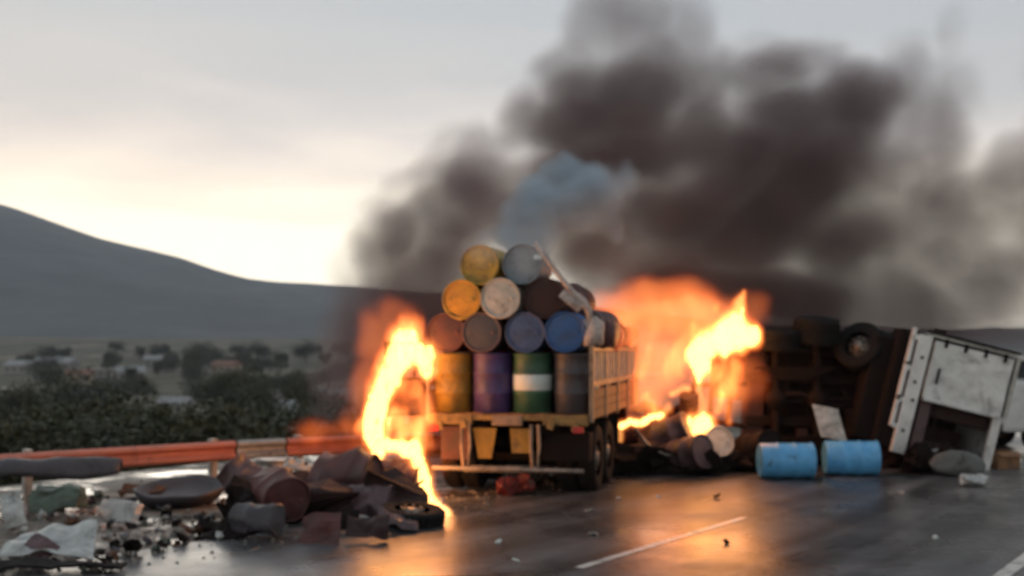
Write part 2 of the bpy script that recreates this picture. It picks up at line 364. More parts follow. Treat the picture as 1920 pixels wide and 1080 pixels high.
# ------------------------------------------------------------------ trees and houses in the valley
def leaf_crown(seed, w, h, n, ls):
    rnd = random.Random(seed); v = []; f = []
    lumps = [(Vector((rnd.uniform(-.32, .32) * w, rnd.uniform(-.32, .32) * w, h * rnd.uniform(.25, .85))), w * rnd.uniform(.16, .34)) for _ in range(11)]
    for i in range(n):
        c0, r0 = rnd.choice(lumps); d = Vector((rnd.gauss(0, 1), rnd.gauss(0, 1), rnd.gauss(0, .8))).normalized() * r0 * rnd.random() ** .4
        p = c0 + d; q = Matrix.Rotation(rnd.uniform(0, 6.28), 3, Vector((rnd.gauss(0, 1), rnd.gauss(0, 1), rnd.gauss(0, 1))).normalized()); s = ls * rnd.uniform(.6, 1.5)
        k = len(v)
        for a in ((-s, -s * .5, 0), (s, -s * .5, 0), (s * .8, s * .5, s * .2), (-s * .8, s * .5, 0)): v.append(p + q @ Vector(a))
        f.append((k, k + 1, k + 2, k + 3))
    me = bpy.data.meshes.new('crown'); me.from_pydata(v, [], f); return me
def trunk_mesh(h, w, seed):
    b = MB(); rnd = random.Random(seed)
    b.tube([(0, 0, -.4), (.05 * h, 0, h * .3), (0, .03 * h, h * .6)], [.05 * h, .035 * h, .018 * h], 7)
    for k in range(4):
        a = rnd.uniform(0, 6.28); b.tube([(.03 * h, 0, h * rnd.uniform(.2, .4)), (math.cos(a) * w * .2, math.sin(a) * w * .2, h * .6), (math.cos(a) * w * .34, math.sin(a) * w * .34, h * .78)], [.022 * h, .014 * h, .006 * h], 5)
    o = b.build('trunk', M['bark']); me = o.data; bpy.data.objects.remove(o); return me
protos = []
for i, (w, h) in enumerate([(4.2, 3.2), (5.4, 4.0), (3.4, 4.2), (6.5, 3.4)]):
    cm = leaf_crown(i + 3, w, h, 4200, .085); cm.materials.append(M['leaf'] if i % 2 == 0 else M['leaf2'])
    protos.append((trunk_mesh(h, w, i), cm))
def plant(name, x, y, s, i, label, cat, group, sink=.0):
    o = bpy.data.objects.new(name, None); COL.objects.link(o); o.location = (x, y, terrain(x, y) - sink); o.scale = (s, s, s); o.rotation_euler.z = random.uniform(0, 6.28)
    tag(o, label, cat, group)
    for nm, me in zip(('trunk', 'crown'), protos[i]):
        q = bpy.data.objects.new(nm, me); COL.objects.link(q); q.parent = o
rnd = random.Random(4)
for k in range(42):
    px = -60 + 19 * k + rnd.uniform(-9, 9); py = rnd.uniform(765, 808) if px > 160 else rnd.uniform(775, 815)
    Y = rnd.uniform(42, 75); x = (px - 960) / FOC * Y
    zt = CAM_H + (HZ - py) / FOC * Y; g = terrain(x, Y); i = rnd.randrange(4); s = max(.45, (zt - g) / (4.0 if i != 0 else 3.2))
    plant('tree', x, Y, min(s, 1.9), i, 'dark olive bushy tree in the band just beyond the guardrail', 'tree', 'olive trees beyond the guardrail')
for k in range(70):
    Y = rnd.uniform(180, 800); px = rnd.uniform(-40, 720); x = (px - 960) / FOC * Y
    plant('valley_tree', x, Y, rnd.uniform(1.4, 3.0), rnd.randrange(4), 'small dark tree between the houses of the hazy valley', 'tree', 'trees dotted over the valley', .3)
def house(px, Y, w, h, d, kind, label, rz):
    x = (px - 960) / FOC * Y; z = terrain(x, Y)
    o = empty('house', (x, Y, z), label, 'house', 'houses in the valley', (0, 0, R(rz)))
    MB().box((0, 0, h / 2 - .5), (w, d, h + 1)).build('wall', M['housewall'] if kind != 1 else M['housewall2'], o)
    b = MB()
    if kind == 2: b.box((0, 0, h + .15), (w + .6, d + .6, .3))
    else:
        e = .5; v = [(-w / 2 - e, -d / 2 - e, h), (w / 2 + e, -d / 2 - e, h), (w / 2 + e, d / 2 + e, h), (-w / 2 - e, d / 2 + e, h), (-w / 2 - e, 0, h + d * .28), (w / 2 + e, 0, h + d * .28)]
        b._add(v, [(0, 1, 5, 4), (2, 3, 4, 5), (0, 4, 3), (1, 2, 5), (0, 3, 2, 1)])
    b.build('roof', M['roofgrey'] if kind != 1 else M['roofclay'], o)
    n = max(2, int(w / 3.5))
    for k in range(n):
        MB().box(((k + .5) / n * w - w / 2, -d / 2 - .02, h * .55), (1.1, .12, 1.2)).build('window', M['glass'], o)
hs = [(45, 560, 16, 4, 9, 0, 'long pale house at the far left of the valley'), (105, 620, 22, 5, 11, 0, 'broad pale shed at the foot of the tall slope'), (150, 480, 10, 4, 8, 1, 'clay roofed house left of the two pale sheds'),
      (205, 520, 14, 4.5, 9, 2, 'flat roofed pale house in the middle of the valley'), (245, 500, 11, 4, 9, 0, 'bright grey roofed house right of the flat roofed one'), (290, 680, 12, 4, 8, 0, 'tiny pale house highest on the valley slope'),
      (310, 720, 9, 4, 8, 2, 'tiny flat roofed house beside the highest pale house'), (330, 300, 7, 3, 6, 0, 'small whitish hut above the olive trees'), (395, 250, 8, 3, 6, 2, 'small flat roofed hut near the olive trees'),
      (480, 260, 17, 3, 7, 0, 'long low grey roofed shed near the smoke'), (425, 560, 12, 4, 8, 1, 'clay roofed house below the low ridge'), (560, 430, 14, 4, 8, 2, 'flat roofed block seen through the edge of the smoke'),
      (20, 330, 12, 3.6, 7, 2, 'flat roofed house nearest the left edge of the picture'), (620, 330, 9, 3.4, 7, 0, 'small house dimmed by the smoke')]
for (px, Y, w, h, d, k, lb) in hs: house(px, Y, w, h, d, k, lb, rnd.uniform(-25, 25))

# ------------------------------------------------------------------ guardrail
def guardrail():
    pts = [(-14.0, 12.2), (-10.8, 14.9), (-7.64, 17.45), (-4.73, 20.0)]
    def rail(pa, pb, root, name='rail_beam'):
        pa = Vector((*pa, 0)); pb = Vector((*pb, 0)); d = pb - pa; L_ = d.length; d.normalize(); nn = Vector((d.y, -d.x, 0))   # faces the road
        prof = [(0, .60), (.03, .585), (.075, .55), (.075, .52), (.01, .455), (.01, .415), (.075, .35), (.075, .32), (.03, .285), (0, .27)]
        v = []; n = len(prof)
        for q, z in prof: v.append(pa + nn * q + Vector((0, 0, z)))
        for q, z in prof: v.append(pb + nn * q + Vector((0, 0, z)))
        for q, z in prof: v.append(pa + nn * (q - .008) + Vector((0, 0, z)))
        for q, z in prof: v.append(pb + nn * (q - .008) + Vector((0, 0, z)))
        f = [(i, i + 1, n + i + 1, n + i) for i in range(n - 1)] + [(2 * n + i + 1, 2 * n + i, 3 * n + i, 3 * n + i + 1) for i in range(n - 1)]
        f += [(0, n, 3 * n, 2 * n), (n - 1, 3 * n - 1, 4 * n - 1, 2 * n - 1)] + [(i + 1, i, 2 * n + i, 2 * n + i + 1) for i in range(n - 1)] + [(n + i, n + i + 1, 3 * n + i + 1, 3 * n + i) for i in range(n - 1)]
        b = MB(); b._add([tuple(p - root.location) for p in v], f); b.build(name, M['rail'], root)
        return nn
    r1 = empty('guardrail', (*pts[0], 0), 'long orange red steel guardrail at the left edge, glowing at its right end', 'guardrail', 'guardrail lengths')
    for a, b in zip(pts, pts[1:]): nn = rail(a, b, r1)
    for (x, y) in [(-13.2, 12.88), (-11.2, 14.56), (-9.2, 16.2), (-7.3, 17.75), (-5.0, 19.77)]:
        p = Vector((x, y, 0)) - r1.location - nn * .09; MB().box((p.x, p.y, .22), (.12, .12, .84), rotm(z=40)).build('post', M['galv'], r1)
    rail((-4.70, 20.03), (-3.98, 20.53), r1, 'rail_joint'); r1.children[-1].data.materials[0] = M['galv']
    r2 = empty('guardrail', (-3.95, 20.55, 0), 'dark red guardrail length behind the burnt drums, next to the left fire', 'guardrail', 'guardrail lengths')
    rail((-3.95, 20.55), (-.4, 22.6), r2)
    for (x, y) in [(-3.72, 20.68), (-2.4, 21.45), (-.9, 22.3)]:
        p = Vector((x, y, 0)) - r2.location - nn * .09; MB().box((p.x, p.y, .22), (.12, .12, .84), rotm(z=40)).build('post', M['galv'], r2)
guardrail()

# ------------------------------------------------------------------ drums
DR, DH = .288, .88
def drum_meshes():
    body = MB().lathe([(DR - .02, 0), (DR, .02), (DR, .27), (DR + .012, .285), (DR + .012, .305), (DR, .32), (DR, .56), (DR + .012, .575), (DR + .012, .595), (DR, .61), (DR, .84), (DR + .01, .85), (DR + .01, .875), (DR - .004, .88), (DR - .018, .878), (DR - .02, .862)], 32, cap1=False)
    lid = MB().lathe([(DR - .021, .86), (DR - .05, .864), (.001, .866)], 32, cap0=False, cap1=False)
    rim = MB().lathe([(DR - .02, .866), (DR - .008, .885), (DR + .004, .885), (DR + .013, .874), (DR + .013, .866)], 32, cap0=False, cap1=False)
    bung = MB().lathe([(.032, .866), (.032, .876), (.02, .878)], 12, Matrix.Translation((.17, 0, 0)))
    bung2 = MB().lathe([(.02, .866), (.02, .874), (.012, .875)], 12, Matrix.Translation((-.18, 0, 0)))
    return [(n, b) for n, b in (('drum_body', body), ('lid', lid), ('rim', rim), ('bung', bung), ('bung', bung2))]
_dm = []
for nm, b in drum_meshes():
    o = b.build(nm, M['blue']); _dm.append((nm, o.data)); bpy.data.objects.remove(o)
def drum(loc, rot, mat, label, group, parts=None, lidmat=None, rimmat=None, crush=0, seed=0, scale=(1, 1, 1)):
    o = empty('drum', loc, label, 'drum', group, rot); o.scale = scale
    for nm, me in _dm:
        m2 = me.copy(); m2.materials.clear(); mm = mat
        if nm == 'lid' and lidmat: mm = lidmat
        if nm in ('rim', 'bung') and rimmat: mm = rimmat
        m2.materials.append(mm)
        if crush:
            for v in m2.vertices:
                p = v.co * 2.6 + Vector((seed * 3.1, seed, 0)); w = math.sin(v.co.z / DH * math.pi) * .6 + .5
                v.co += Vector((mnoise.noise(p), mnoise.noise(p + Vector((9, 0, 0))), mnoise.noise(p + Vector((0, 9, 0))) * .6)) * crush * w
        q = bpy.data.objects.new(nm, m2); COL.objects.link(q); q.parent = o
    return o

# ------------------------------------------------------------------ drum truck
TR = empty('flatbed_truck', (-.06, 17.2, 0), 'flatbed truck seen from behind on the wet road, stacked high with coloured drums', 'truck', None, (0, 0, R(-13)))
TMX = Matrix.Translation((-.06, 17.2, 0)) @ Matrix.Rotation(R(-13), 4, 'Z')
def T(x, y, z): return TMX @ Vector((x, y, z))
def tp(name, mat, fn):
    b = MB(); fn(b); return b.build(name, mat, TR)
DECK = 1.22; BL = 5.3
for k in range(8): tp('deck_plank', M['wood'], lambda b: b.box((-1.03 + k * .295, BL / 2 + .05, DECK - .03 + (k % 3) * .004), (.285, BL - .1, .045)))
for y in (1.0, 2.0, 3.0, 4.0, 5.0): tp('cross_member', M['rust'], lambda b: b.box((0, y, DECK - .11), (2.2, .08, .11)))
for x in (-.42, .42): tp('chassis_rail', M['char'], lambda b: b.box((x, 3.6, .93), (.09, 7.0, .22), bev=.01))
def rear_beam(b):
    b.box((-.86, -.02, 1.13), (.66, .09, .15), bev=.012); b.box((.86, -.02, 1.13), (.66, .09, .15), bev=.012); b.box((0, .0, 1.155), (1.06, .07, .07), bev=.012)
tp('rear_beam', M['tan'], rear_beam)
tp('hitch_plate', M['tanrail'], lambda b: b.box((0.0, -.05, 1.12), (.46, .05, .15), bev=.02))
for sx in (-1, 1):
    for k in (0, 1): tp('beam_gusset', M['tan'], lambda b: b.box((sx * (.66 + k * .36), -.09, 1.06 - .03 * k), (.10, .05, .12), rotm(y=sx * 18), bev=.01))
for x in (-.62, .42): # loop brackets that carry the bumper
    def loop(b):
        b.tube([(x - .05, -.08, 1.07), (x - .055, -.1, .75), (x - .03, -.1, .42), (x + .05, -.1, .40), (x + .07, -.1, .75), (x + .05, -.08, 1.07)], .028, 8)
    tp('bumper_bracket', M['tanrail'], loop)
tp('bumper', M['steel'], lambda b: b.cyl((-1.2, -.1, .41), (1.14, -.1, .41), .035, 12).box((-.2, -.06, .41), (.9, .04, .09)))
def flap(x, w0, w1, h):
    def fn(b):
        b.sheet(1, h, 6, 6, .02, 3, Matrix.Translation((x, .05, 1.0 - h / 2)) @ Matrix.Rotation(R(90), 4, 'X'), .012, 3, lambda u, v: (u * (w1 + (w0 - w1) * (v / h + .5)), v))
    return fn
tp('mud_flap', M['ochre'], flap(-.36, .36, .20, .45)); tp('mud_flap', M['ochre'], flap(.18, .32, .26, .36))
tp('tail_lamp', M['red'], lambda b: b.box((-1.1, -.1, 1.0), (.16, .05, .09), bev=.01)); tp('tail_lamp', M['red'], lambda b: b.box((1.06, -.1, 1.0), (.16, .05, .09), bev=.01))
tp('axle_guard', M['maroon'], lambda b: b.box((-.9, .3, .75), (.42, .03, .5), bev=.01)); 
tp('spare_box', M['char'], lambda b: b.box((.82, .42, .72), (.7, .4, .42), bev=.02))
# side rails with stakes, lower side boards, posts
for sx in (-1, 1):
    x = sx * 1.235
    for k, y in enumerate([.03, 1.35, 2.65, 3.95, 5.25]): tp('side_post', M['tanrail'], lambda b: b.box((x, y, 1.66), (.06, .09, 1.12), bev=.008))
    tp('top_rail', M['tanrail'], lambda b: b.box((x, 2.65, 2.16), (.05, 5.1, .06), bev=.006)); tp('middle_rail', M['tanrail'], lambda b: b.box((x, 2.65, 1.66), (.05, 5.1, .08), bev=.006))
    for k in range(20):
        y = .25 + k * .262
        if abs((y - .03) % 1.3) < .1: continue
        tp('stake', M['galv'], lambda b: b.box((x, y, 1.91), (.035, .07, .42), rotm(x=random.uniform(-3, 3)), bev=.004))
    for j in range(3):
        for q in range(4): tp('side_board', M['wood'], lambda b: b.box((x - sx * .01, .70 + q * 1.3, 1.21 + j * .145), (.03, 1.19, .135)))
# left rear gate swung out
GT = MB(); 
gm = Matrix.Translation((-1.26, -.02, 0)) @ Matrix.Rotation(R(205), 4, 'Z')
def gp(name, mat, items):
    b = MB()
    for c0, d0 in items: b.box(tuple(gm @ Vector(c0)), d0, gm.to_3x3())
    b.build(name, mat, TR)
gp('gate_frame', M['char'], [((.02, 0, 1.72), (.05, .05, 1.1)), ((.58, 0, 1.72), (.05, .05, 1.1)), ((.30, 0, 2.25), (.6, .05, .05)), ((.30, 0, 1.2), (.6, .05, .05)), ((.30, 0, 1.72), (.6, .05, .05))])
for k in range(3): gp('gate_bar', M['char'], [((.16 + .14 * k, 0, 1.99), (.03, .03, .5))])
gp('gate_panel', M['rust'], [((.30, .0, 1.46), (.52, .02, .46))])
# wheels
def wheel(root, loc, axis_v, r=.5, w=.27, rimmat=None):
    q = Vector(axis_v).normalized().to_track_quat('Z', 'Y').to_matrix().to_4x4(); Mx = Matrix.Translation(loc) @ q
    b = MB().lathe([(r * .56, -w * .42), (r * .8, -w * .5), (r * .95, -w * .47), (r, -w * .36), (r, -w * .05), (r * .985, -w * .04), (r * .985, w * .04), (r, w * .05), (r, w * .36), (r * .95, w * .47), (r * .8, w * .5), (r * .56, w * .42)], 36, Mx, cap0=False, cap1=False)
    for k in range(36):
        a = 2 * math.pi * k / 36; b.box(tuple(Mx @ Vector((r * math.cos(a), r * math.sin(a), 0))), (.025, .03, w * .7), (Mx.to_3x3() @ Matrix.Rotation(a, 3, 'Z')))
    t = b.build('tyre', M['rubber'], root)
    MB().lathe([(r * .57, -w * .42), (r * .5, -w * .3), (r * .46, .02), (r * .2, .05), (r * .2, w * .42), (r * .12, w * .46), (.001, w * .46)], 28, Mx, cap0=False, cap1=False).build('rim', rimmat or M['steel'], t)
    hub = MB()
    for k in range(8):
        a = 2 * math.pi * k / 8; p = Mx @ Vector((r * .33 * math.cos(a), r * .33 * math.sin(a), .03)); p2 = Mx @ Vector((r * .33 * math.cos(a), r * .33 * math.sin(a), .10)); hub.cyl(p, p2, .018, 6)
    hub.build('wheel_nuts', rimmat or M['steel'], t)['kind'] = 'stuff'
    return t
for y in (1.05, 2.2, 6.6):
    for sx in (-1, 1):
        wheel(TR, (sx * 1.06, y, .5), (sx, 0, 0))
        if y < 5: wheel(TR, (sx * .76, y, .5), (sx, 0, 0))
    tp('axle', M['char'], lambda b: b.cyl((-1, y, .5), (1, y, .5), .07, 12))
tp('dark_filler_box', M['char'], lambda b: b.box((0, 3.1, .62), (2.0, .7, .62), bev=.05)); tp('dark_filler_panel', M['rubber'], lambda b: b.box((0, 3.5, .55), (2.3, .02, .9)))  # box and panel added to darken the bright gap under the truck
tp('air_tank', M['char'], lambda b: b.cyl((-.35, 1.6, .72), (.35, 1.6, .72), .17, 20))
# cab at the far end, mostly hidden by the load
tp('cab', M['maroon'], lambda b: b.box((0, 6.55, 1.75), (2.1, 1.7, 1.7), bev=.10))
tp('bonnet', M['maroon'], lambda b: b.box((0, 7.75, 1.35), (1.7, .9, .9), bev=.10))
for sx in (-1, 1): tp('cab_window', M['glass'], lambda b: b.box((sx * 1.055, 6.6, 2.1), (.02, .9, .6)))
tp('rear_window', M['glass'], lambda b: b.box((0, 5.69, 2.15), (1.2, .02, .45)))

G0 = 'drums on the flatbed truck'
def standing(x, y, mat, label, rz=0, **k): return drum(tuple(T(x, y, DECK)), (0, 0, R(-13 + rz)), mat, label, G0, **k)
def lying(x, z, y, mat, label, **k): return drum(tuple(T(x, y + DH, z)), (R(90), 0, R(-13 + k.pop('tw', 0))), mat, label, G0, **k)
standing(-.93, .34, M['yellow_shaded'], 'yellow drum standing at the left end of the bottom row beside the left fire')
standing(-.31, .34, M['purple'], 'purple drum standing second from the left in the bottom row')
gd = standing(.30, .34, M['green'], 'dark green drum with a broad white band, standing in the bottom row')
lb = MB(); lb.lathe([(DR + .003, .335), (DR + .006, .337), (DR + .006, .60), (DR + .003, .602)], 40, cap0=False, cap1=False)
lb.build('label_band', M['label'], gd)
standing(.92, .34, M['darkgrey'], 'dark grey drum standing at the right end of the bottom row')
Z2, Z3, Z4 = DECK + DH + .31, DECK + DH + .31 + .50, DECK + DH + .31 + 1.0
lying(-.98, Z2, .02, M['maroon'], 'scorched maroon drum end above the yellow standing drum, lit by flame', tw=2)
lying(-.40, Z2, .00, M['mauve'], 'dark mauve drum end between the maroon and the dull blue ones', lidmat=M['darkgrey'])
lying(.25, Z2, .03, M['dullblue'], 'dull blue drum end left of the brighter blue one')
lying(.85, Z2, -.02, M['blue'], 'bright blue drum end at the right of the third row down')
lying(-.71, Z3 - .01, .02, M['orange'], 'amber yellow drum end at the left of the second row down', rimmat=M['yellow'])
lying(-.11, Z3, -.03, M['white_p'], 'round white drum end in the middle of the stack')
lying(.53, Z3, .03, M['brownblack'], 'brown black drum end right of the white one')
lying(-.40, Z4, .05, M['yellow'], 'dull yellow drum end on the top of the stack', tw=-3)
lying(.21, Z4, .02, M['greyblue'], 'grey blue drum end at the top, beside the dull yellow one')
back = [M['maroon'], M['darkgrey'], M['mauve'], M['brownblack'], M['dullblue'], M['red'], M['char'], M['white_p']]
rnd = random.Random(12)
for k in range(1, 8):
    for x in (-.93, -.31, .30, .92):
        standing(x, .34 + k * .60, rnd.choice(back), 'sooty drum packed deeper in the load of the flatbed truck', rz=rnd.uniform(0, 90))
for k in range(1, 5):
    for x in (-.98, -.40, .25, .86):
        if k == 4 and x < .5: continue
        z = Z2
        lying(x, z, .03 + k * .91, rnd.choice(back), 'sooty drum packed deeper in the load of the flatbed truck')
lying(-.71, Z3, .95, M['brownblack'], 'sooty drum packed deeper in the load of the flatbed truck')
lying(-.11, Z3, .95, M['darkgrey'], 'sooty drum packed deeper in the load of the flatbed truck')
lying(.72, Z3 - .02, .98, M['maroon'], 'maroon drum behind the brown black one, under the pale hose', tw=-5, crush=.05)
lying(1.16, Z2 + .06, .75, M['mauve'], 'mauve drum bulging over the rear end of the right side rail', tw=-8, crush=.06, seed=4)
lying(1.12, Z2 - .03, 1.6, M['red'], 'reddish drum leaning over the right side rail of the truck', tw=-6)
# rope, strap and torn tarpaulin on the right slope of the load
def free(name, mat, fn, label, cat, base, group=None):
    b = MB(); fn(b); o = b.build(name, mat); o.location = base; return tag(o, label, cat, group)
rp = [T(.42, -.04, 3.72), T(.50, -.06, 3.58), T(.66, -.06, 3.38), T(.84, -.06, 3.15), T(.98, -.05, 2.98), T(1.12, -.04, 2.86), T(1.20, 0, 2.72), T(1.22, .05, 2.50)]
base = rp[-1]; free('hose', M['cloth'], lambda b: b.tube([p - base for p in rp], [.022, .03, .035, .04, .045, .055, .055, .03], 8), 'pale hose hanging down the right slope of the stacked drums', 'hose', base)
base = T(.95, -.08, 2.86); free('tarpaulin', M['cloth'], lambda b: b.sheet(.36, .14, 10, 6, .06, 6, Matrix.Rotation(R(38), 4, 'Y') @ Matrix.Rotation(R(80), 4, 'X'), .015, 5), 'pale torn strip of tarpaulin under the hose beside the brown drum end', 'tarpaulin strip', base)
base = T(1.22, .1, 2.42)
def bag(b):
    b.lathe([(.02, -.22), (.14, -.18), (.19, -.05), (.17, .08), (.09, .17), (.03, .2)], 18, Matrix.Scale(1, 4)); b.crumple(.11, 5, 3)
free('plastic_bag', M['cloth'], bag, 'crumpled pinkish plastic bag on the rear right corner of the load', 'bag', base)
base = T(1.28, .9, 2.38)
free('plastic_bag', M['maroon'], bag, 'dark red crumpled bag hanging over the side rail behind the pinkish one', 'bag', base)
base = T(.46, -.08, 3.50); free('metal_scrap', M['label'], lambda b: b.sheet(.11, .07, 4, 3, .03, 9, Matrix.Rotation(R(70), 4, 'X'), .01, 2), 'small shiny white scrap at the upper end of the hose', 'scrap', base)
# red plastic thing on the road under the bumper
base = G(965, 928); free('jerrycan', M['darkred'], lambda b: b.box((0, 0, .14), (.48, .3, .22), rotm(y=-14, z=12), bev=.06).crumple(.12, 4, 2), 'crushed red jerrycan on the road under the truck bumper', 'jerrycan', base)

# ------------------------------------------------------------------ overturned truck
OY = 21.6
OT = empty('overturned_truck', P(1560, 872, OY), 'burnt truck lying on its side, dark underside to the camera, white nose at right', 'truck')
ob = OT.location.copy()
def op(name, mat, fn, parent=None):
    b = MB(); fn(b); return b.build(name, mat, parent or OT)
def Q(px, py, Y=OY): return P(px, py, Y) - ob
def pbox(b, x0, y0, x1, y1, Y, d, rot=0, bev=.02):
    a = Q(x0, y0, Y); c0 = Q(x1, y1, Y); b.box(((a.x + c0.x) / 2, (a.y + c0.y) / 2 + d / 2, (a.z + c0.z) / 2), (abs(c0.x - a.x), d, abs(a.z - c0.z)), rotm(y=rot), bev)
op('bed_floor', M['char'], lambda b: pbox(b, 1422, 628, 1672, 872, OY + .42, .12))
op('body_side', M['char'], lambda b: pbox(b, 1425, 645, 1640, 660, OY + .62, 1.8, 1))
op('body_side', M['char'], lambda b: pbox(b, 1425, 850, 1640, 868, OY + .62, 1.8))
for z0 in (712, 792): op('chassis_rail', M['char'], lambda b: pbox(b, 1400, z0 - 9, 1690, z0 + 9, OY + .18, .24, 1.5))
for x0 in (1440, 1475, 1515, 1560, 1600, 1640): op('cross_member', M['char'], lambda b: pbox(b, x0, 650, x0 + 9, 862, OY + .38, .1, random.uniform(-3, 3)))
for x0 in (1455, 1532): op('axle', M['char'], lambda b: b.cyl(Q(x0, 645, OY + .1), Q(x0, 855, OY + .1), .08, 12).lathe([(.05, -.2), (.2, -.06), (.2, .06), (.05, .2)], 16, Matrix.Translation(Q(x0, 748, OY + .05))))
op('fuel_tank', M['char'], lambda b: b.cyl(Q(1590, 800, OY - .05), Q(1650, 800, OY - .05), .24, 20))
op('exhaust_pipe', M['char'], lambda b: b.tube([Q(1440, 742, OY + .05), Q(1500, 738, OY), Q(1560, 762, OY), Q(1640, 758, OY)], .05, 8))
op('drive_shaft', M['char'], lambda b: b.cyl(Q(1460, 752, OY + .1), Q(1640, 748, OY + .1), .045, 10))
for x0, y0, w in ((1456, 636, .4), (1530, 620, .5)): wheel(OT, Q(x0, y0, OY), (.05, -.12, 1), .41, w, M['char'])
for x0, y0, w in ((1458, 838, .4), (1532, 838, .48)): wheel(OT, Q(x0, y0, OY + .3), (0, 0, 1), .36, w, M['char'])
wheel(OT, Q(1494, 640, OY + .5), (0, .1, 1), .40, .5, M['char']); wheel(OT, Q(1572, 646, OY + .55), (.1, 0, 1), .40, .5, M['char'])
for z0 in (690, 820): op('leaf_spring', M['char'], lambda b: [b.box(Q(1492, z0 + 5 * j, OY - .02), (1.5 - .22 * j, .09, .04), None, .005) for j in range(5)])
op('side_skirt', M['char'], lambda b: pbox(b, 1400, 618, 1680, 640, OY + .6, 1.6, 2)); op('skid_plate', M['brownblack'], lambda b: pbox(b, 1395, 655, 1432, 868, OY + .25, .3, 2))
wheel(OT, Q(1612, 650, OY - .1), (-.62, -.72, .45), .45, .26, M['steel'])
wheel(OT, Q(1660, 650, OY + .2), (.3, -.5, .8), .42, .26, M['char'])
for k in range(9):
    x0 = 1420 + 26 * k + random.uniform(-8, 8); y0 = random.uniform(680, 840)
    op('bracket', M['brownblack'] if k % 2 else M['char'], lambda b: b.box(Q(x0, y0, OY + .2), (random.uniform(.08, .25), .15, random.uniform(.1, .3)), rotm(y=random.uniform(-30, 30)), .01))
# burning rear frame (left end)
op('burnt_panel', M['brownblack'], lambda b: b.sheet(1.0, .9, 10, 8, .07, 2.5, Matrix.Translation(Q(1385, 705, OY + .3)) @ Matrix.Rotation(R(8), 4, 'Y') @ Matrix.Rotation(R(88), 4, 'X'), .03, 8))
op('burnt_roof_edge', M['char'], lambda b: b.tube([Q(1300, 680, OY), Q(1335, 670, OY), Q(1420, 652, OY)], .05, 8))
for (a, b_, c_, d_) in ((1318, 672, 1302, 720), (1340, 668, 1330, 790), (1372, 735, 1362, 800), (1303, 715, 1290, 780), (1300, 722, 1400, 720), (1330, 788, 1400, 800)):
    op('frame_bar', M['char'], lambda b: b.cyl(Q(a, b_, OY - .05), Q(c_, d_, OY - .05), .045, 8))
# the cab nose, tipped 14 degrees
CM = Matrix.Translation(Q(1690, 852, 20.9)) @ Matrix.Rotation(R(14.0), 4, 'Y')     # x = right along the nose, z = up, y = into the cab
def cb(name, mat, items, bev=.0, parent=None):
    b = MB()
    for c0, d0 in items: b.box(tuple(CM @ Vector(c0)), d0, CM.to_3x3(), bev)
    return b.build(name, mat, parent or OT)
cb('cab_shell', M['whitepaint'], [((.80, 1.0, 2.20), (1.66, 1.9, .05)), ((1.585, 1.0, 1.08), (.05, 1.9, 2.16)), ((.02, 1.0, 1.08), (.04, 1.9, 2.16)), ((.80, 1.93, 1.08), (1.6, .05, 2.16)), ((.8, 1.0, .03), (1.6, 1.9, .06))])
cb('cab_seat', M['brownblack'], [((.8, 1.2, .45), (1.1, .5, .4)), ((.8, 1.45, .8), (1.1, .15, .7))], .05)
cb('windscreen_frame', M['whitepaint'], [((1.50, .02, .50), (.15, .1, 1.14))], .02)
cb('inner_column', M['mauve'], [((.22, .12, .58), (.22, .2, .9))], .04)
cb('dashboard', M['brownblack'], [((.9, .35, .90), (1.1, .4, .25)), ((.9, .25, .2), (1.1, .3, .3))], .04)
op('panel_back', M['char'], lambda b: b.box(tuple(CM @ Vector((.80, .05, 1.60))), (1.44, .04, 1.04), CM.to_3x3()))
hp = op('nose_panel', M['whitepaint'], lambda b: b.sheet(1.42, 1.02, 22, 16, .035, 1.9, CM @ Matrix.Translation((.80, .0, 1.60)) @ Matrix.Rotation(R(90), 4, 'X'), .07, 17))
cb('panel_lip', M['whitepaint'], [((.80, -.05, 1.06), (1.40, .14, .07))], .015, hp)
cb('handle', M['char'], [((.26, -.10, 1.50), (.035, .05, .28))], .01, hp)
for k in range(4): cb('hinge', M['char'], [((.28 + .36 * k, -.06, 2.10), (.05, .12, .15))], .01, hp)
cb('roof_edge', M['char'], [((.78, -.02, 2.245), (1.66, .12, .035))])
cb('side_edge', M['galv'], [((1.60, -.03, 1.62), (.07, .10, 1.1))], .01)
cb('lamp', M['label'], [((1.30, -.05, 1.28), (.16, .05, .10))], .02, hp)
op('torn_wiring', M['char'], lambda b: b.tube([CM @ Vector(v) for v in ((.35, 0, 1.0), (.42, -.05, .7), (.38, -.08, .45), (.5, -.06, .3))], .015, 6))
op('torn_trim', M['galv'], lambda b: b.sheet(.5, .12, 8, 3, .06, 5, CM @ Matrix.Translation((.6, -.1, .2)) @ Matrix.Rotation(R(60), 4, 'X') @ Matrix.Rotation(R(20), 4, 'Z'), .01, 4))
# slotted bumper
bm_ = cb('bumper', M['whitepaint'], [((-.13, -.12, 1.08), (.25, .12, 2.14))], .02)
for z0, h in ((.62, .36), (1.16, .5), (1.78, .46)): cb('bumper_slot', M['whitepaint'], [((-.345, -.12, z0 + .12), (.07, .10, h + .22))], .012, bm_)
for z0 in (.47, .95, 1.52, 2.08): cb('bumper_bridge', M['whitepaint'], [((-.28, -.12, z0), (.07, .09, .09))], .008, bm_)
for z0 in (.42, .98, 1.3, 1.75): cb('bolt', M['char'], [((-.12 + .03 * math.sin(z0 * 9), -.19, z0), (.045, .03, .05))], 0, bm_)
cb('bumper_mount', M['char'], [((-.28, .25, 1.12), (.5, .5, 2.15)), ((-.6, .5, 1.05), (.5, .5, 1.9))], .04)
cb('mirror_arm', M['char'], [((.12, -.05, 2.3), (.22, .04, .05))])

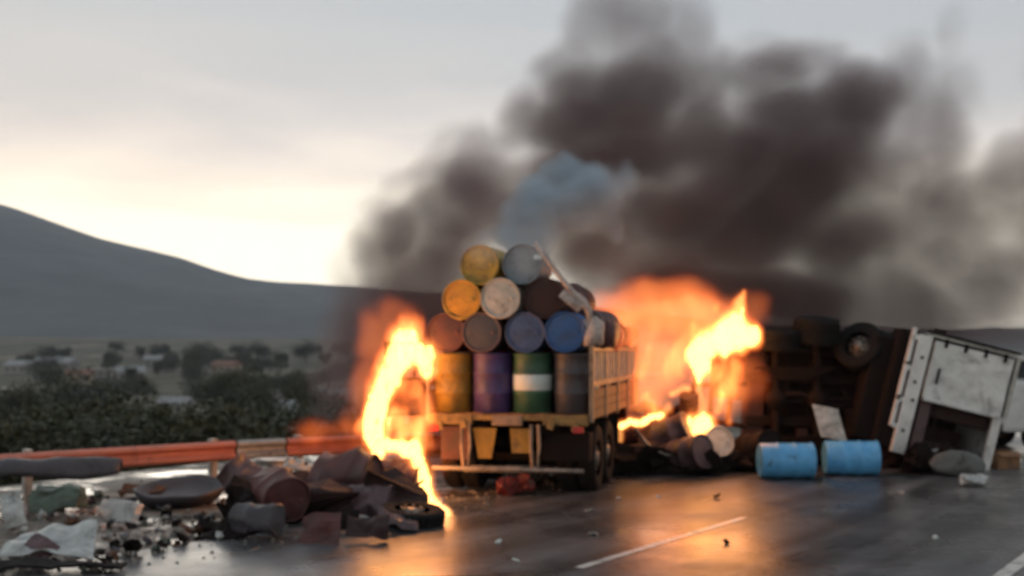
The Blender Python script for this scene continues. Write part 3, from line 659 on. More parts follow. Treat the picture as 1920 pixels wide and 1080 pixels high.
# things round the overturned truck
base = G(1556, 872) + Vector((0, .0, 0)); base.y = 21.0; base.z = 0
free('metal_sheet', M['whitesheet'], lambda b: b.sheet(.42, .6, 6, 6, .03, 2, Matrix.Translation(P(1555, 793, 21.0) - base) @ Matrix.Rotation(R(-13), 4, 'Y') @ Matrix.Rotation(R(78), 4, 'X'), .014, 3, lambda u, v: (u, v + u * -.45)), 'small bent pale sheet leaning on the dark underside of the overturned truck', 'metal sheet', base)
free('support_rod', M['char'], lambda b: b.cyl((0, 0, 0), P(1555, 820, 21.1) - base, .02, 6), 'thin dark rod standing under the bent pale sheet', 'rod', base)
G1 = 'sky blue drums on the road'
def lying_x(px, py_base, mat, label, group, rz=90, r=1, pitch=90, **k):
    p = G(px, py_base); return drum((p.x, p.y, (DR + .014)), (R(pitch), 0, R(rz)), mat, label, group, **k)
lying_x(1424, 897, M['skyblue'], 'sky blue drum lying on the road, the left one of the pair', G1, 91)
lying_x(1546, 891, M['skyblue'], 'sky blue drum lying on the road, right one below the pale sheet', G1, 86)
base = G(1795, 892)
def sack(b):
    b.lathe([(.05, -.5), (.18, -.42), (.24, -.1), (.23, .2), (.17, .42), (.05, .5)], 20, Matrix.Translation((0, 0, .2)) @ Matrix.Rotation(R(90), 4, 'Y') @ Matrix.Scale(.85, 4)); b.crumple(.12, 4, 6)
free('sack', M['grass_bag'], sack, 'dark grey sack slumped on the road under the white cab', 'sack', base)
base = G(1745, 888); free('cab_debris', M['char'], lambda b: b.box((0, .2, .2), (.8, .5, .35), rotm(z=10), .03).crumple(.25, 3, 1), 'charred heap on the road at the foot of the slotted bumper', 'wreckage', base)
base = G(1690, 878); base.y = 21.2; base.z = 0; free('wreckage', M['brownblack'], lambda b: b.box((0, .2, .18), (1.0, .5, .34), rotm(z=-8), .03).crumple(.3, 2.6, 7), 'low brown black heap between the blue drum and the white cab', 'wreckage', base)
bx = empty('cardboard_box', G(1884, 878), 'small brown cardboard box at the right edge of the road', 'box', None, (0, 0, R(8)))
MB().box((0, 0, .13), (.42, .3, .26), None, .006).build('box_body', M['card'], bx); MB().box((0, -.17, .27), (.40, .16, .008), rotm(x=25)).build('box_flap', M['card'], bx); MB().box((0, .17, .27), (.40, .16, .008), rotm(x=-35)).build('box_flap', M['card'], bx)
# white van cut by the right edge
VN = empty('van', (12.5, 25.6, 0), 'white van cut off by the right edge behind the box', 'van', None, (0, 0, R(4)))
def vp(name, mat, items, bev=.02):
    b = MB()
    for c0, d0 in items: b.box(c0, d0, None, bev)
    return b.build(name, mat, VN)
vp('van_body', M['whitepaint'], [((0, 0, .95), (4.6, 1.8, 1.1))], .10); vp('van_cabin', M['whitepaint'], [((.3, 0, 1.68), (3.4, 1.7, .62))], .14)
for x in (-.85, .25, 1.35): vp('side_window', M['glass'], [((x, -.865, 1.68), (.9, .02, .40))], 0)
vp('windscreen', M['glass'], [((-1.41, 0, 1.68), (.02, 1.4, .42))], 0)
for x in (-1.5, 1.5):
    for sy in (-1, 1): wheel(VN, (x, sy * .82, .33), (0, sy, 0), .33, .2)
vp('van_bumper', M['darkgrey'], [((-2.3, 0, .5), (.12, 1.7, .2))], .03); vp('headlight', M['label'], [((-2.29, -.65, .95), (.06, .3, .18))], .02); vp('headlight', M['label'], [((-2.29, .65, .95), (.06, .3, .18))], .02)

# pile between the trucks
G2 = 'scorched drums heaped between the trucks'
def dp(a, b, mat, label, group, **k):
    """a drum whose bottom centre is at a and whose lid centre points to b"""
    a = Vector(a); d = Vector(b) - a; q = d.to_track_quat('Z', 'Y'); return drum(tuple(a), q.to_euler(), mat, label, group, **k)
dp(P(1210, 835, 20.9), P(1300, 795, 20.5), M['mauve'], 'mauve brown drum sloping on top of the heap between the trucks', G2, crush=.10, seed=2)
dp(P(1245, 862, 20.5), P(1318, 846, 19.9), M['mauve'], 'mauve drum with its round end turned right beside the whitish drum', G2, crush=.05, seed=5)
dp(P(1180, 862, 20.4), P(1250, 862, 20.6), M['brownblack'], 'black brown drum low on the left of the heap behind the truck wheel', G2, crush=.10, seed=6)
dp(P(1322, 848, 21.0), P(1356, 822, 20.2), M['white_p'], 'whitish grey drum end at the right of the heap below the fire', G2, crush=.06, seed=7, scale=(.9, .9, .8))
dp(P(1390, 855, 21.2), P(1420, 845, 20.8), M['char'], 'blackened drum left of the sky blue pair', G2, crush=.15, seed=8)
dp(P(1240, 815, 21.2), P(1180, 800, 21.0), M['maroon'], 'charred maroon drum at the back of the heap', G2, crush=.12, seed=9)
dp(P(1292, 778, 21.0), P(1292, 738, 20.8), M['rust'], 'small rusty canister balanced on top of the heap below the fire', G2, scale=(.58, .58, .46))
base = P(1270, 855, 20.0); base2 = [P(1190, 803, 20.0), P(1215, 835, 19.9), P(1245, 852, 19.9), P(1275, 856, 20.0)]
free('bent_pipe', M['steel'], lambda b: b.tube([p - base for p in base2], .03, 8), 'bent pale pipe across the heap of scorched drums', 'pipe', base)
base = G(1250, 893); free('wreckage', M['char'], lambda b: b.box((-.1, .35, .2), (1.9, .7, .36), None, .03).crumple(.3, 2.5, 4), 'charred wreckage under the drums heaped between the trucks', 'wreckage', base)
base = G(1370, 890); free('wreckage', M['char'], lambda b: b.box((0, .5, .16), (.9, .5, .3), None, .03).crumple(.22, 2.5, 9), 'low charred lump left of the sky blue drums', 'wreckage', base)

# ------------------------------------------------------------------ burnt heap on the left verge
G3 = 'burnt drums on the verge'
dp(G(588, 958) + Vector((0, .2, .42)), P(700, 905, 15.6), M['maroon'], 'big reddish brown drum in the middle of the left heap', G3, crush=.26, seed=11, scale=(1.05, 1.15, 1.0))
dp(P(700, 905, 16.7), P(772, 905, 16.5), M['maroon'], 'maroon drum pointing at the left fire, right end of the heap', G3, crush=0.22, seed=12, scale=(1, 1, .9))
dp(P(505, 905, 15.0), P(565, 965, 14.0), M['maroon'], 'dusky red drum tipped forward at the front of the left heap', G3, crush=0.18, seed=13, scale=(.9, .9, .8))
dp(P(545, 920, 15.9), P(610, 985, 15.0), M['brownblack'], 'brown black drum tipped down between the two red ones', G3, crush=0.25, seed=14)
dp(P(500, 935, 15.9), P(450, 885, 15.9), M['mauve'], 'greyish mauve drum at the left back of the heap', G3, crush=0.18, seed=15, scale=(.85, .85, .8))
dp(G(520, 1012) + Vector((0, 0, .2)), G(455, 1008) + Vector((0, 0, .2)), M['darkgrey'], 'dark crushed drum lying in front at the left of the heap', G3, crush=0.22, seed=16, scale=(.62, .62, .6))
dp(P(650, 948, 15.2), P(720, 958, 14.9), M['mauve'], 'flattened mauve drum low at the front of the heap', G3, crush=0.25, seed=17, scale=(.55, .9, .8))
base = G(620, 975); free('wreckage', M['brownblack'], lambda b: b.box((0, .6, .18), (2.1, 1.0, .35), None, .03).crumple(.35, 2.2, 14), 'burnt wreckage under the drums of the left heap', 'wreckage', base)
base = G(470, 985); free('wreckage', M['char'], lambda b: b.box((0, .5, .14), (.7, .9, .28), None, .03).crumple(.3, 2.6, 15), 'dark lump at the left foot of the burnt heap', 'wreckage', base)
dp(G(512, 922) + Vector((0, 0, .02)), G(512, 922) + Vector((0.02, 0, 1)), M['galv'], 'grey drum standing in the gap of the guardrail', 'drums by the guardrail', crush=.04, seed=3, scale=(.95, .95, .55))
rh = random.Random(31)
for k, (px, py, lb_) in enumerate([(470, 900, 'grey twisted sheet leaning on the left end of the burnt heap'), (530, 885, 'dark folded sheet on top of the burnt heap below the rail joint'), (600, 985, 'brown torn sheet at the front of the burnt heap'), (655, 905, 'rusty sheet lying over the big reddish brown drum'),
                              (640, 965, 'black bent plate in front of the big reddish brown drum'), (745, 965, 'mauve buckled sheet between the heap and the charred wheel'), (690, 980, 'dark strip curling up before the charred wheel'), (440, 975, 'ragged dark sheet at the left foot of the heap'), (580, 870, 'grey buckled sheet behind the marker post'), (725, 880, 'scorched sheet hanging over the drum beside the left fire')]):
    Y = 16.2 if py < 920 else (CAM_H - .2) * FOC / (py - HZ); q = P(px, py, Y); b = MB()
    b.sheet(rh.uniform(.4, .8), rh.uniform(.25, .5), 12, 8, .16, 2.6, Matrix.Rotation(rh.uniform(.3, 1.2), 4, 'X') @ Matrix.Rotation(rh.uniform(-.5, .5), 4, 'Y'), .012, k * 7 + 2)
    o = b.build('torn_sheet', [M['mauve'], M['char'], M['maroon'], M['rust'], M['char'], M['mauve'], M['brownblack'], M['char'], M['scrap'], M['maroon']][k]); o.location = q - Vector((0, 0, .07)); tag(o, lb_, 'metal sheet', 'torn sheets on the burnt heap')
base = G(1010, 870); base.y = 25; base.x = .8; base.z = 0  # heap added to block the bright road seen under the drum truck
free('wreckage', M['char'], lambda b: b.box((0, 0, .4), (5.5, 1.6, .8), None, .03).crumple(.5, 1.2, 22), 'long dark heap added to hide the bright road beyond the drum truck', 'wreckage', base)
# charred wheel at the foot of the left fire
WH = empty('charred_wheel', G(772, 984), 'charred wheel lying flat on the wet road at the foot of the left fire', 'wheel')
wheel(WH, (0, 0, .12), (.1, -.1, 1), .40, .2, M['steel'])
# white marker post, with dark stub
MP = empty('marker_post', G(566, 945), 'short white marker post with a dark reflector behind the burnt heap', 'post')
MB().box((0, 0, .30), (.10, .05, .66), rotm(y=-5), .01).build('post_body', M['label'], MP); MB().box((.06, -.03, .52), (.05, .03, .12), None, .005).build('reflector', M['char'], MP)

# ------------------------------------------------------------------ debris on the left verge
base = G(100, 950)
def trough(b):
    n = 24; v = []; f = []
    for side_ in (0, 1):
        for i in range(n + 1):
            for j in range(9):
                a = math.pi * j / 8; r = (.17 - side_ * .02) * (1 - .25 * (i / n) ** 6); v.append(((i / n - .5) * 1.9, -math.cos(a) * r * 1.2, .2 + math.sin(a) * r + .05 * i / n))
    m = (n + 1) * 9
    for s_ in (0, m):
        for i in range(n):
            for j in range(8):
                a = s_ + i * 9 + j; q = (a, a + 1, a + 10, a + 9); f.append(q if s_ == 0 else tuple(reversed(q)))
    for i in range(n):
        for j in (0, 8): a = i * 9 + j; f.append((a, a + 9, a + 9 + m, a + m))
    for i in (0, n):
        for j in range(8): a = i * 9 + j; f.append((a, a + 1, a + 1 + m, a + m))
    b._add(v, f, True); b.crumple(.06, 2, 5)
o = free('bumper_shell', M['darkgrey'], trough, 'long dark broken bumper shell lying below the guardrail', 'bumper shell', base); o.location = G(88, 938); o.location.z = .02; o.rotation_euler.z = R(10); o.scale = (1.05, 1.2, 1.45)
base = G(95, 962); free('crate', M['greenish'], lambda b: b.box((0, .25, .16), (.62, .4, .3), rotm(z=4), .02).crumple(.08, 3, 3), 'dull green battered crate under the dark bumper shell', 'crate', base)
base = G(95, 1050)
def fender(b):
    b.sheet(1.0, .62, 18, 10, .16, 1.6, Matrix.Translation((.04, .0, .14)) @ Matrix.Rotation(R(16), 4, 'X'), .014, 21, lambda u, v: (u * (1 - .3 * (v / .62 + .5)), v))
free('fender', M['whitesheet'], fender, 'crumpled pale car panel in the left foreground', 'car panel', base)
base = G(75, 1056); free('scrap_plate', M['mauve'], lambda b: b.sheet(.34, .34, 6, 6, .08, 4, Matrix.Translation((-.02, -.06, .13)) @ Matrix.Rotation(R(50), 4, 'X') @ Matrix.Rotation(R(-30), 4, 'Z'), .012, 4), 'dark curved scrap leaning on the crumpled pale panel', 'scrap plate', base)
base = G(70, 1070); free('tyre_tread', M['rubber'], lambda b: b.sheet(1.5, .3, 14, 4, .08, 2, Matrix.Translation((.1, -.05, .05)), .03, 7), 'strip of black tyre tread under the crumpled pale panel', 'tyre tread', base)
base = G(340, 938)
def tub(b):
    b.lathe([(.30, .0), (.46, .03), (.52, .12), (.55, .2), (.53, .21), (.48, .13), (.42, .07), (.001, .06)], 32, Matrix.Rotation(R(7), 4, 'X') @ Matrix.Diagonal((1.15, 1.25, 1, 1)), cap1=False); b.crumple(.06, 2, 2)
free('tub', M['darkgrey'], tub, 'wide shallow black tub lying open in front of the guardrail', 'tub', base)
base = G(268, 934); free('scrap_plate', M['rust'], lambda b: b.sheet(.6, .25, 8, 4, .08, 3, Matrix.Translation((0, 0, .12)) @ Matrix.Rotation(R(20), 4, 'X'), .02, 31), 'rusty brown strip beside the black tub', 'scrap plate', base)
base = G(225, 975); free('scrap_plate', M['galv'], lambda b: b.sheet(.5, .35, 8, 5, .12, 3, Matrix.Translation((0, 0, .12)) @ Matrix.Rotation(R(35), 4, 'X') @ Matrix.Rotation(R(20), 4, 'Y'), .014, 33), 'curved grey scrap between the bumper shell and the tub', 'scrap plate', base)
base = G(25, 985); free('scrap_plate', M['whitesheet'], lambda b: b.sheet(.25, .45, 5, 8, .08, 4, Matrix.Translation((0, 0, .2)) @ Matrix.Rotation(R(70), 4, 'X') @ Matrix.Rotation(R(20), 4, 'Z'), .014, 35), 'pale twisted scrap standing up at the left edge', 'scrap plate', base)
# scattered scraps
rnd = random.Random(9)
smats = [M['whitesheet'], M['galv'], M['scrap'], M['scrap'], M['char'], M['char'], M['rust'], M['darkgrey'], M['darkgrey'], M['greenish'], M['cloth']]
def scrap(p, s, mat, label, group):
    b = MB(); k = rnd.random()
    if k < .55: b.sheet(s * 1.6, s, 4, 3, s * .5, 1.2 / s, Matrix.Rotation(rnd.uniform(-.7, .7), 4, 'X') @ Matrix.Rotation(rnd.uniform(-.6, .6), 4, 'Y'), .01 + s * .04, rnd.uniform(0, 50))
    else: b.box((0, 0, 0), (s * rnd.uniform(.7, 1.7), s * .8, s * .55), rotm(rnd.uniform(-25, 25), rnd.uniform(-25, 25), 0), s * .12); b.crumple(s * .5, .9 / s, rnd.uniform(0, 40))
    zmin = min(v.co.z for v in b.bm.verts); o = b.build('scrap', mat)
    o.location = (p.x, p.y, max(terrain(p.x, p.y), 0 if side(p.x, p.y) < .15 else -9) - zmin - .005); o.rotation_euler.z = rnd.uniform(0, 6.28)
    return tag(o, label, 'scrap', group)
def crashed_ok(x, y): return True
cnt = 0
while cnt < 230:
    px = rnd.uniform(-60, 470); py = rnd.uniform(925, 1075); lim = 1065 - (px - 200) * .27 if px > 200 else 1085
    if py > lim: continue
    scrap(G(px, py), rnd.choice([.03, .04, .05, .06, .08, .10, .13]), rnd.choice(smats), 'small twisted scrap in the debris spread over the left verge', 'scraps over the left verge'); cnt += 1
for (px, py, s, m) in [(365, 1000, .2, 'rust'), (395, 1003, .16, 'char'), (430, 994, .16, 'rust'), (345, 1020, .15, 'char'), (250, 1043, .18, 'char'), (300, 1030, .1, 'char'), (410, 1012, .09, 'whitesheet'), (440, 1004, .09, 'whitesheet'), (455, 990, .12, 'char'), (380, 992, .15, 'char')]:
    scrap(G(px, py), s, M[m], 'dark clod on the line between the verge and the wet road', 'clods along the road edge')
for (px, py, s, m, lb_) in [(935, 1018, .05, 'label', 'tiny white fragment on the road, left of the lane dash'), (967, 1056, .05, 'label', 'tiny white fragment near the bottom of the road centre'), (1752, 1010, .06, 'label', 'white fragment alone on the right half of the road'),
                            (1822, 912, .22, 'whitesheet', 'pale flat fragment on the road below the white cab'), (1235, 932, .05, 'label', 'small pale fragment beside the fire reflection'), (1362, 1020, .05, 'char', 'dark chip inside the fire reflection on the road'), (1690, 926, .05, 'cloth', 'small pale fragment below the dark sack'),
                            (1112, 1003, .07, 'galv', 'grey fragment left of the fire reflection'), (1105, 960, .08, 'galv', 'thin grey scrap behind the truck wheel'), (1160, 935, .06, 'cloth', 'pinkish scrap by the truck wheel'), (672, 990, .18, 'whitesheet', 'pale flat shard before the burnt heap'), (720, 940, .09, 'label', 'bright chip in front of the maroon drum'), (1345, 935, .06, 'char', 'dark chip on the road behind the lane dash')]:
    scrap(G(px, py), s, M[m], lb_, None)
# gravel
v = []; f = []
for k in range(5200):
    t0 = rnd.uniform(-9, 16); n0 = rnd.gauss(1.2, 1.7) if k % 3 else rnd.uniform(-.5, 6)
    if n0 < -.9: continue
    p = EDGE + DIR * t0 + NRM * n0; z0 = max(terrain(p.x, p.y), 0 if n0 < .1 else -9); s = rnd.uniform(.008, .035) * (1.5 if rnd.random() < .1 else 1); b0 = len(v)
    a0 = rnd.uniform(0, 6)
    for q in ((1, 0, .1), (0, 1, 0), (-1, 0, .15), (0, -1, .05)):
        x = q[0] * math.cos(a0) - q[1] * math.sin(a0); y = q[0] * math.sin(a0) + q[1] * math.cos(a0); v.append((p.x + x * s, p.y + y * s * .8, z0 + q[2] * s))
    v += [(p.x, p.y, z0 + s * .8), (p.x + .3 * s, p.y, z0 - s * .4)]
    for i in range(4): f.append((b0 + i, b0 + (i + 1) % 4, b0 + 4)); f.append((b0 + (i + 1) % 4, b0 + i, b0 + 5))
me = bpy.data.meshes.new('gravel'); me.from_pydata(v, [], f); me.materials.append(M['stone']); o = bpy.data.objects.new('gravel', me); COL.objects.link(o); tag(o, 'grey gravel and grit strewn along the road edge', 'gravel', None, 'stuff')

# ------------------------------------------------------------------ smoke and fire: density grids made by geometry nodes
def field_group(name, puffs, lo, hi, vox, warp, wscale, erode, escale, gain, mat, mesh_thr=None, wz=1.0, rise=0.0):
    ng = bpy.data.node_groups.new(name, 'GeometryNodeTree'); ng.interface.new_socket('Geometry', in_out='OUTPUT', socket_type='NodeSocketGeometry')
    l = ng.links.new; pos = N(ng, 'GeometryNodeInputPosition')
    mpv = N(ng, 'ShaderNodeVectorMath', operation='MULTIPLY'); l(pos.outputs[0], mpv.inputs[0]); mpv.inputs[1].default_value = (1, 1, wz)
    def noise_vec(scale, det):
        n = N(ng, 'ShaderNodeTexNoise'); n.inputs['Scale'].default_value = scale; n.inputs['Detail'].default_value = det; n.inputs['Roughness'].default_value = .6; l(mpv.outputs[0], n.inputs['Vector']); return n
    cur = pos.outputs[0]
    for sc, amt, det in ((wscale, warp, 1.0), (wscale * 2.7, warp * .38, 3.0)):
        n = noise_vec(sc, det); s1 = N(ng, 'ShaderNodeVectorMath', operation='SUBTRACT'); l(n.outputs['Color'], s1.inputs[0]); s1.inputs[1].default_value = (.5, .5, .5)
        s2 = N(ng, 'ShaderNodeVectorMath', operation='SCALE'); l(s1.outputs[0], s2.inputs[0]); s2.inputs['Scale'].default_value = amt * 2
        s3 = N(ng, 'ShaderNodeVectorMath', operation='ADD'); l(cur, s3.inputs[0]); l(s2.outputs[0], s3.inputs[1]); cur = s3.outputs[0]
    acc = None
    for (cx, cy, cz), (rx, ry, rz), amp in puffs:
        a = N(ng, 'ShaderNodeVectorMath', operation='SUBTRACT'); l(cur, a.inputs[0]); a.inputs[1].default_value = (cx, cy, cz)
        b = N(ng, 'ShaderNodeVectorMath', operation='MULTIPLY'); l(a.outputs[0], b.inputs[0]); b.inputs[1].default_value = (1 / rx, 1 / ry, 1 / rz)
        d = N(ng, 'ShaderNodeVectorMath', operation='LENGTH'); l(b.outputs[0], d.inputs[0])
        m = N(ng, 'ShaderNodeMapRange', interpolation_type='SMOOTHSTEP'); l(d.outputs['Value'], m.inputs['Value']); m.inputs['From Min'].default_value = 1.15; m.inputs['From Max'].default_value = .35; m.inputs['To Min'].default_value = 0; m.inputs['To Max'].default_value = amp
        if acc is None: acc = m.outputs[0]
        else:
            x = N(ng, 'ShaderNodeMath', operation='SMOOTH_MAX'); l(acc, x.inputs[0]); l(m.outputs[0], x.inputs[1]); x.inputs[2].default_value = .06; acc = x.outputs[0]
    n = noise_vec(escale, 5.0)
    e = N(ng, 'ShaderNodeMath', operation='MULTIPLY_ADD'); l(n.outputs[0], e.inputs[0]); e.inputs[1].default_value = -erode * 2; e.inputs[2].default_value = erode * .9
    sm_ = N(ng, 'ShaderNodeMath', operation='ADD'); l(acc, sm_.inputs[0]); l(e.outputs[0], sm_.inputs[1])
    # keep empty air empty
    s0 = N(ng, 'ShaderNodeMath', operation='SUBTRACT'); l(sm_.outputs[0], s0.inputs[0]); s0.inputs[1].default_value = .11
    gate = N(ng, 'ShaderNodeMath', operation='MINIMUM'); l(s0.outputs[0], gate.inputs[0])
    g2 = N(ng, 'ShaderNodeMath', operation='MULTIPLY'); gs = N(ng, 'ShaderNodeMath', operation='SUBTRACT'); l(acc, gs.inputs[0]); gs.inputs[1].default_value = .09; l(gs.outputs[0], g2.inputs[0]); g2.inputs[1].default_value = 2.5; l(g2.outputs[0], gate.inputs[1])
    mx_ = N(ng, 'ShaderNodeMath', operation='MAXIMUM'); l(gate.outputs[0], mx_.inputs[0]); mx_.inputs[1].default_value = 0
    gn = N(ng, 'ShaderNodeMath', operation='MULTIPLY'); l(mx_.outputs[0], gn.inputs[0]); gn.inputs[1].default_value = gain
    vc = N(ng, 'GeometryNodeVolumeCube'); l(gn.outputs[0], vc.inputs['Density']); vc.inputs['Min'].default_value = lo; vc.inputs['Max'].default_value = hi
    for k, ax in enumerate(('Resolution X', 'Resolution Y', 'Resolution Z')): vc.inputs[ax].default_value = max(8, int((hi[k] - lo[k]) / vox))
    out = vc.outputs[0]
    if mesh_thr is not None:
        vm = N(ng, 'GeometryNodeVolumeToMesh'); l(out, vm.inputs['Volume']); vm.inputs['Threshold'].default_value = mesh_thr; 
        ss = N(ng, 'GeometryNodeSetShadeSmooth'); l(vm.outputs[0], ss.inputs[0]); out = ss.outputs[0]
    st = N(ng, 'GeometryNodeSetMaterial'); l(out, st.inputs[0]); st.inputs['Material'].default_value = mat
    go = N(ng, 'NodeGroupOutput'); l(st.outputs[0], go.inputs[0]); return ng
def field_object(name, base, pts, depth, vox, warp, wscale, erode, escale, gain, mat, parent=None, mesh_thr=None, pad=.5, wz=1.0, dk=.8):
    """pts: (px, py, Y, radius across, radius up, density) - the radii in photo pixels at that distance"""
    puffs = []
    for (px, py, Y, rx, rz, amp) in pts:
        p = P(px, py, Y) - base; s = Y / FOC; r1, r2 = rx * s, rz * s; puffs.append(((p.x, p.y, p.z), (r1, min(depth, max(dk * (r1 + r2) / 2, .12)), r2), amp))
    lo = [min(c0[k] - r[k] for c0, r, a in puffs) - pad for k in range(3)]; hi = [max(c0[k] + r[k] for c0, r, a in puffs) + pad for k in range(3)]
    lo[2] = max(lo[2], -base.z + .01)
    ng = field_group(name, puffs, lo, hi, vox, warp, wscale, erode, escale, gain, mat, mesh_thr, wz)
    if mesh_thr is None: o = bpy.data.objects.new(name, bpy.data.volumes.new(name))
    else: o = bpy.data.objects.new(name, bpy.data.meshes.new(name))
    o.data.materials.append(mat); COL.objects.link(o)
    md = o.modifiers.new('field', 'NODES'); md.node_group = ng
    if parent: o.parent = parent
    else: o.location = base
    return o
def smoke_material(name, col, dens, aniso=.2):
    m = bpy.data.materials.new(name); m.use_nodes = True; t = m.node_tree; t.nodes.clear()
    pv = N(t, 'ShaderNodeVolumePrincipled'); pv.inputs['Color'].default_value = (*col, 1); pv.inputs['Density'].default_value = dens; pv.inputs['Anisotropy'].default_value = aniso; pv.inputs['Density Attribute'].default_value = 'density'
    pv.inputs['Absorption Color'].default_value = (0, 0, 0, 1)
    mo = N(t, 'ShaderNodeOutputMaterial'); t.links.new(pv.outputs[0], mo.inputs['Volume']); return m
def flame_volume_material(name, stops, strength, dmax=1.0):
    m = bpy.data.materials.new(name); m.use_nodes = True; t = m.node_tree; t.nodes.clear(); l = t.links.new
    at = N(t, 'ShaderNodeAttribute'); at.attribute_name = 'density'
    r = N(t, 'ShaderNodeValToRGB'); mr = N(t, 'ShaderNodeMath', operation='DIVIDE'); l(at.outputs['Fac'], mr.inputs[0]); mr.inputs[1].default_value = dmax; l(mr.outputs[0], r.inputs[0]); ramp(r, stops)
    em = N(t, 'ShaderNodeEmission'); l(r.outputs[0], em.inputs[0]); s = N(t, 'ShaderNodeMath', operation='MULTIPLY'); l(at.outputs['Fac'], s.inputs[0]); s.inputs[1].default_value = strength; l(s.outputs[0], em.inputs[1])
    mo = N(t, 'ShaderNodeOutputMaterial'); l(em.outputs[0], mo.inputs['Volume']); return m

SM = [ # left column rising from the left fire
    (790, 650, 20.5, 110, 90, 1.2), (730, 610, 20.3, 90, 110, 1.4), (715, 520, 20.6, 80, 90, 1.4), (790, 560, 21, 130, 120, 1.5), (730, 440, 21, 80, 70, 1.5), (760, 500, 20.6, 90, 90, 1.5), (880, 400, 22.5, 100, 80, 1.2), (790, 400, 22, 90, 70, .95), (850, 470, 21.5, 110, 100, 1.2), (700, 690, 20.3, 70, 80, 1.3), (700, 590, 20.1, 60, 90, 1.2), (640, 640, 20.6, 80, 110, .55), (650, 530, 20.8, 60, 80, .5), (620, 720, 20.6, 90, 60, .55), (670, 440, 21.2, 60, 60, .5), (700, 370, 21.6, 60, 50, .45), (760, 340, 22, 70, 50, .5),
    (840, 340, 23, 70, 70, .6), (900, 280, 24, 80, 70, .8), (930, 350, 24, 110, 80, .9), (1000, 400, 24, 120, 90, .8),
    # dark core
    (1060, 250, 25, 120, 90, 1.5), (1120, 190, 25.5, 120, 80, 1.4), (1210, 180, 26, 130, 80, 1.3), (1280, 190, 26, 80, 90, .9), (1180, 280, 25, 170, 90, 1.5), (1080, 340, 24.5, 170, 80, 1.4),
    (1110, 70, 26, 80, 80, .62), (1200, 50, 26, 120, 80, .68), (1290, 70, 26, 80, 90, .6), (1150, -40, 26, 130, 90, .4), (1250, -140, 26.5, 180, 110, .5),
    # middle
    (1250, 400, 25, 190, 120, 1.2), (1130, 480, 24, 130, 90, 1.1), (1240, 500, 24.5, 170, 90, 1.1), (1330, 480, 25, 180, 110, 1.2),
    # big right lobe
    (1380, 300, 26.5, 160, 110, 1.3), (1480, 220, 27, 150, 100, 1.2), (1600, 200, 27, 130, 110, 1.2), (1520, 330, 26.5, 170, 130, 1.5), (1430, 420, 26, 180, 120, 1.5), (1570, 450, 26, 170, 120, 1.3),
    (1480, 560, 26.5, 240, 90, 1.3), (1650, 550, 26.5, 170, 90, 1.1), (1690, 480, 26, 140, 90, .8),
    (1800, 470, 26.5, 120, 100, .75), (1860, 380, 27, 100, 110, .9), (1900, 300, 27.5, 90, 90, .8), (1800, 200, 28, 60, 150, .34), (1780, 60, 28, 60, 110, .3), (1760, 330, 28, 90, 120, .4),
    (1700, 400, 26.5, 150, 130, .8), (1740, 260, 27, 110, 140, .62), (1850, 520, 26.5, 150, 90, .85), (1740, 580, 27, 160, 60, .8), (1000, 230, 25, 90, 80, 1.0), (1320, 250, 26, 100, 110, 1.1), (960, 420, 22.5, 90, 70, 1.1),
    (1350, 380, 26, 150, 120, 1.3), (1060, 130, 26, 90, 70, .75), (1220, 110, 26.5, 120, 80, .8), (1340, 150, 27, 90, 90, .6), (1500, 110, 28, 130, 60, .6), (1700, 130, 28, 80, 120, .5), (1880, 620, 27, 150, 50, .7), (1240, 530, 24.4, 170, 60, 1.5), (1150, 540, 23.5, 90, 60, 1.2), (1420, 560, 25.8, 180, 90, 1.05), (1560, 600, 26.6, 200, 80, .95), (1720, 600, 27, 180, 80, 1.0), (1300, 560, 26, 160, 100, 1.3), (1860, 560, 27.4, 140, 90, .72), (1640, 330, 26.8, 120, 120, .95), (1440, 150, 27.2, 110, 80, .8), (1120, 420, 23.5, 90, 80, 1.2), (1800, 380, 27, 90, 110, .75), (850, 260, 24, 70, 50, .5),
    (665, 620, 20.7, 70, 120, 1.05), (650, 720, 20.9, 80, 80, .85), (700, 480, 20.8, 80, 80, 1.2), (620, 780, 21.2, 90, 50, .5), (750, 560, 20.5, 90, 90, 1.5),
    (1090, 450, 23.2, 100, 70, 1.5), (1030, 470, 23.4, 90, 60, 1.2), (840, 400, 22.6, 90, 70, 1.0), (820, 500, 21, 110, 80, 1.4), (890, 340, 23.5, 100, 70, 1.2),
    (1960, 420, 27, 120, 150, .9), (2080, 300, 28, 180, 180, .9), (2180, 120, 29, 200, 200, .7), (1980, 120, 29, 90, 160, .3),
    (1400, 90, 28, 110, 60, .28), (1000, 150, 26, 70, 60, .22), (1650, 630, 27, 180, 60, .8), (1400, 610, 26.6, 200, 80, .95), (1180, 590, 24.5, 120, 80, 1.0), (1840, 590, 26, 120, 90, .5)]
smoke = field_object('smoke', Vector((3, 24, 0)), SM, 2.4, .09, .60, .42, .54, .62, 1.0, smoke_material('black_smoke', (.35, .268, .272), 1.3, .3), None, None, 1.6, 1.0, 1.15)
tag(smoke, 'thick dark smoke rolling from the burning trucks to the upper right', 'smoke', None, 'stuff')
SB = [(1000, 455, 19.8, 60, 50, 1.0), (1125, 400, 21.2, 60, 60, .8), (1165, 350, 21.6, 60, 50, .62), (930, 430, 20.4, 50, 40, .6), (1045, 385, 20.6, 95, 65, 1.35), (985, 425, 20.2, 70, 55, 1.2), (960, 455, 19.8, 50, 40, 1.0), (1020, 345, 21, 60, 40, 1.0), (1110, 365, 21, 80, 60, 1.3), (1070, 335, 21.4, 80, 45, 1.2), (1000, 470, 19.6, 70, 36, .8), (900, 480, 16.3, 70, 50, .42), (990, 480, 16.3, 60, 50, .45)]
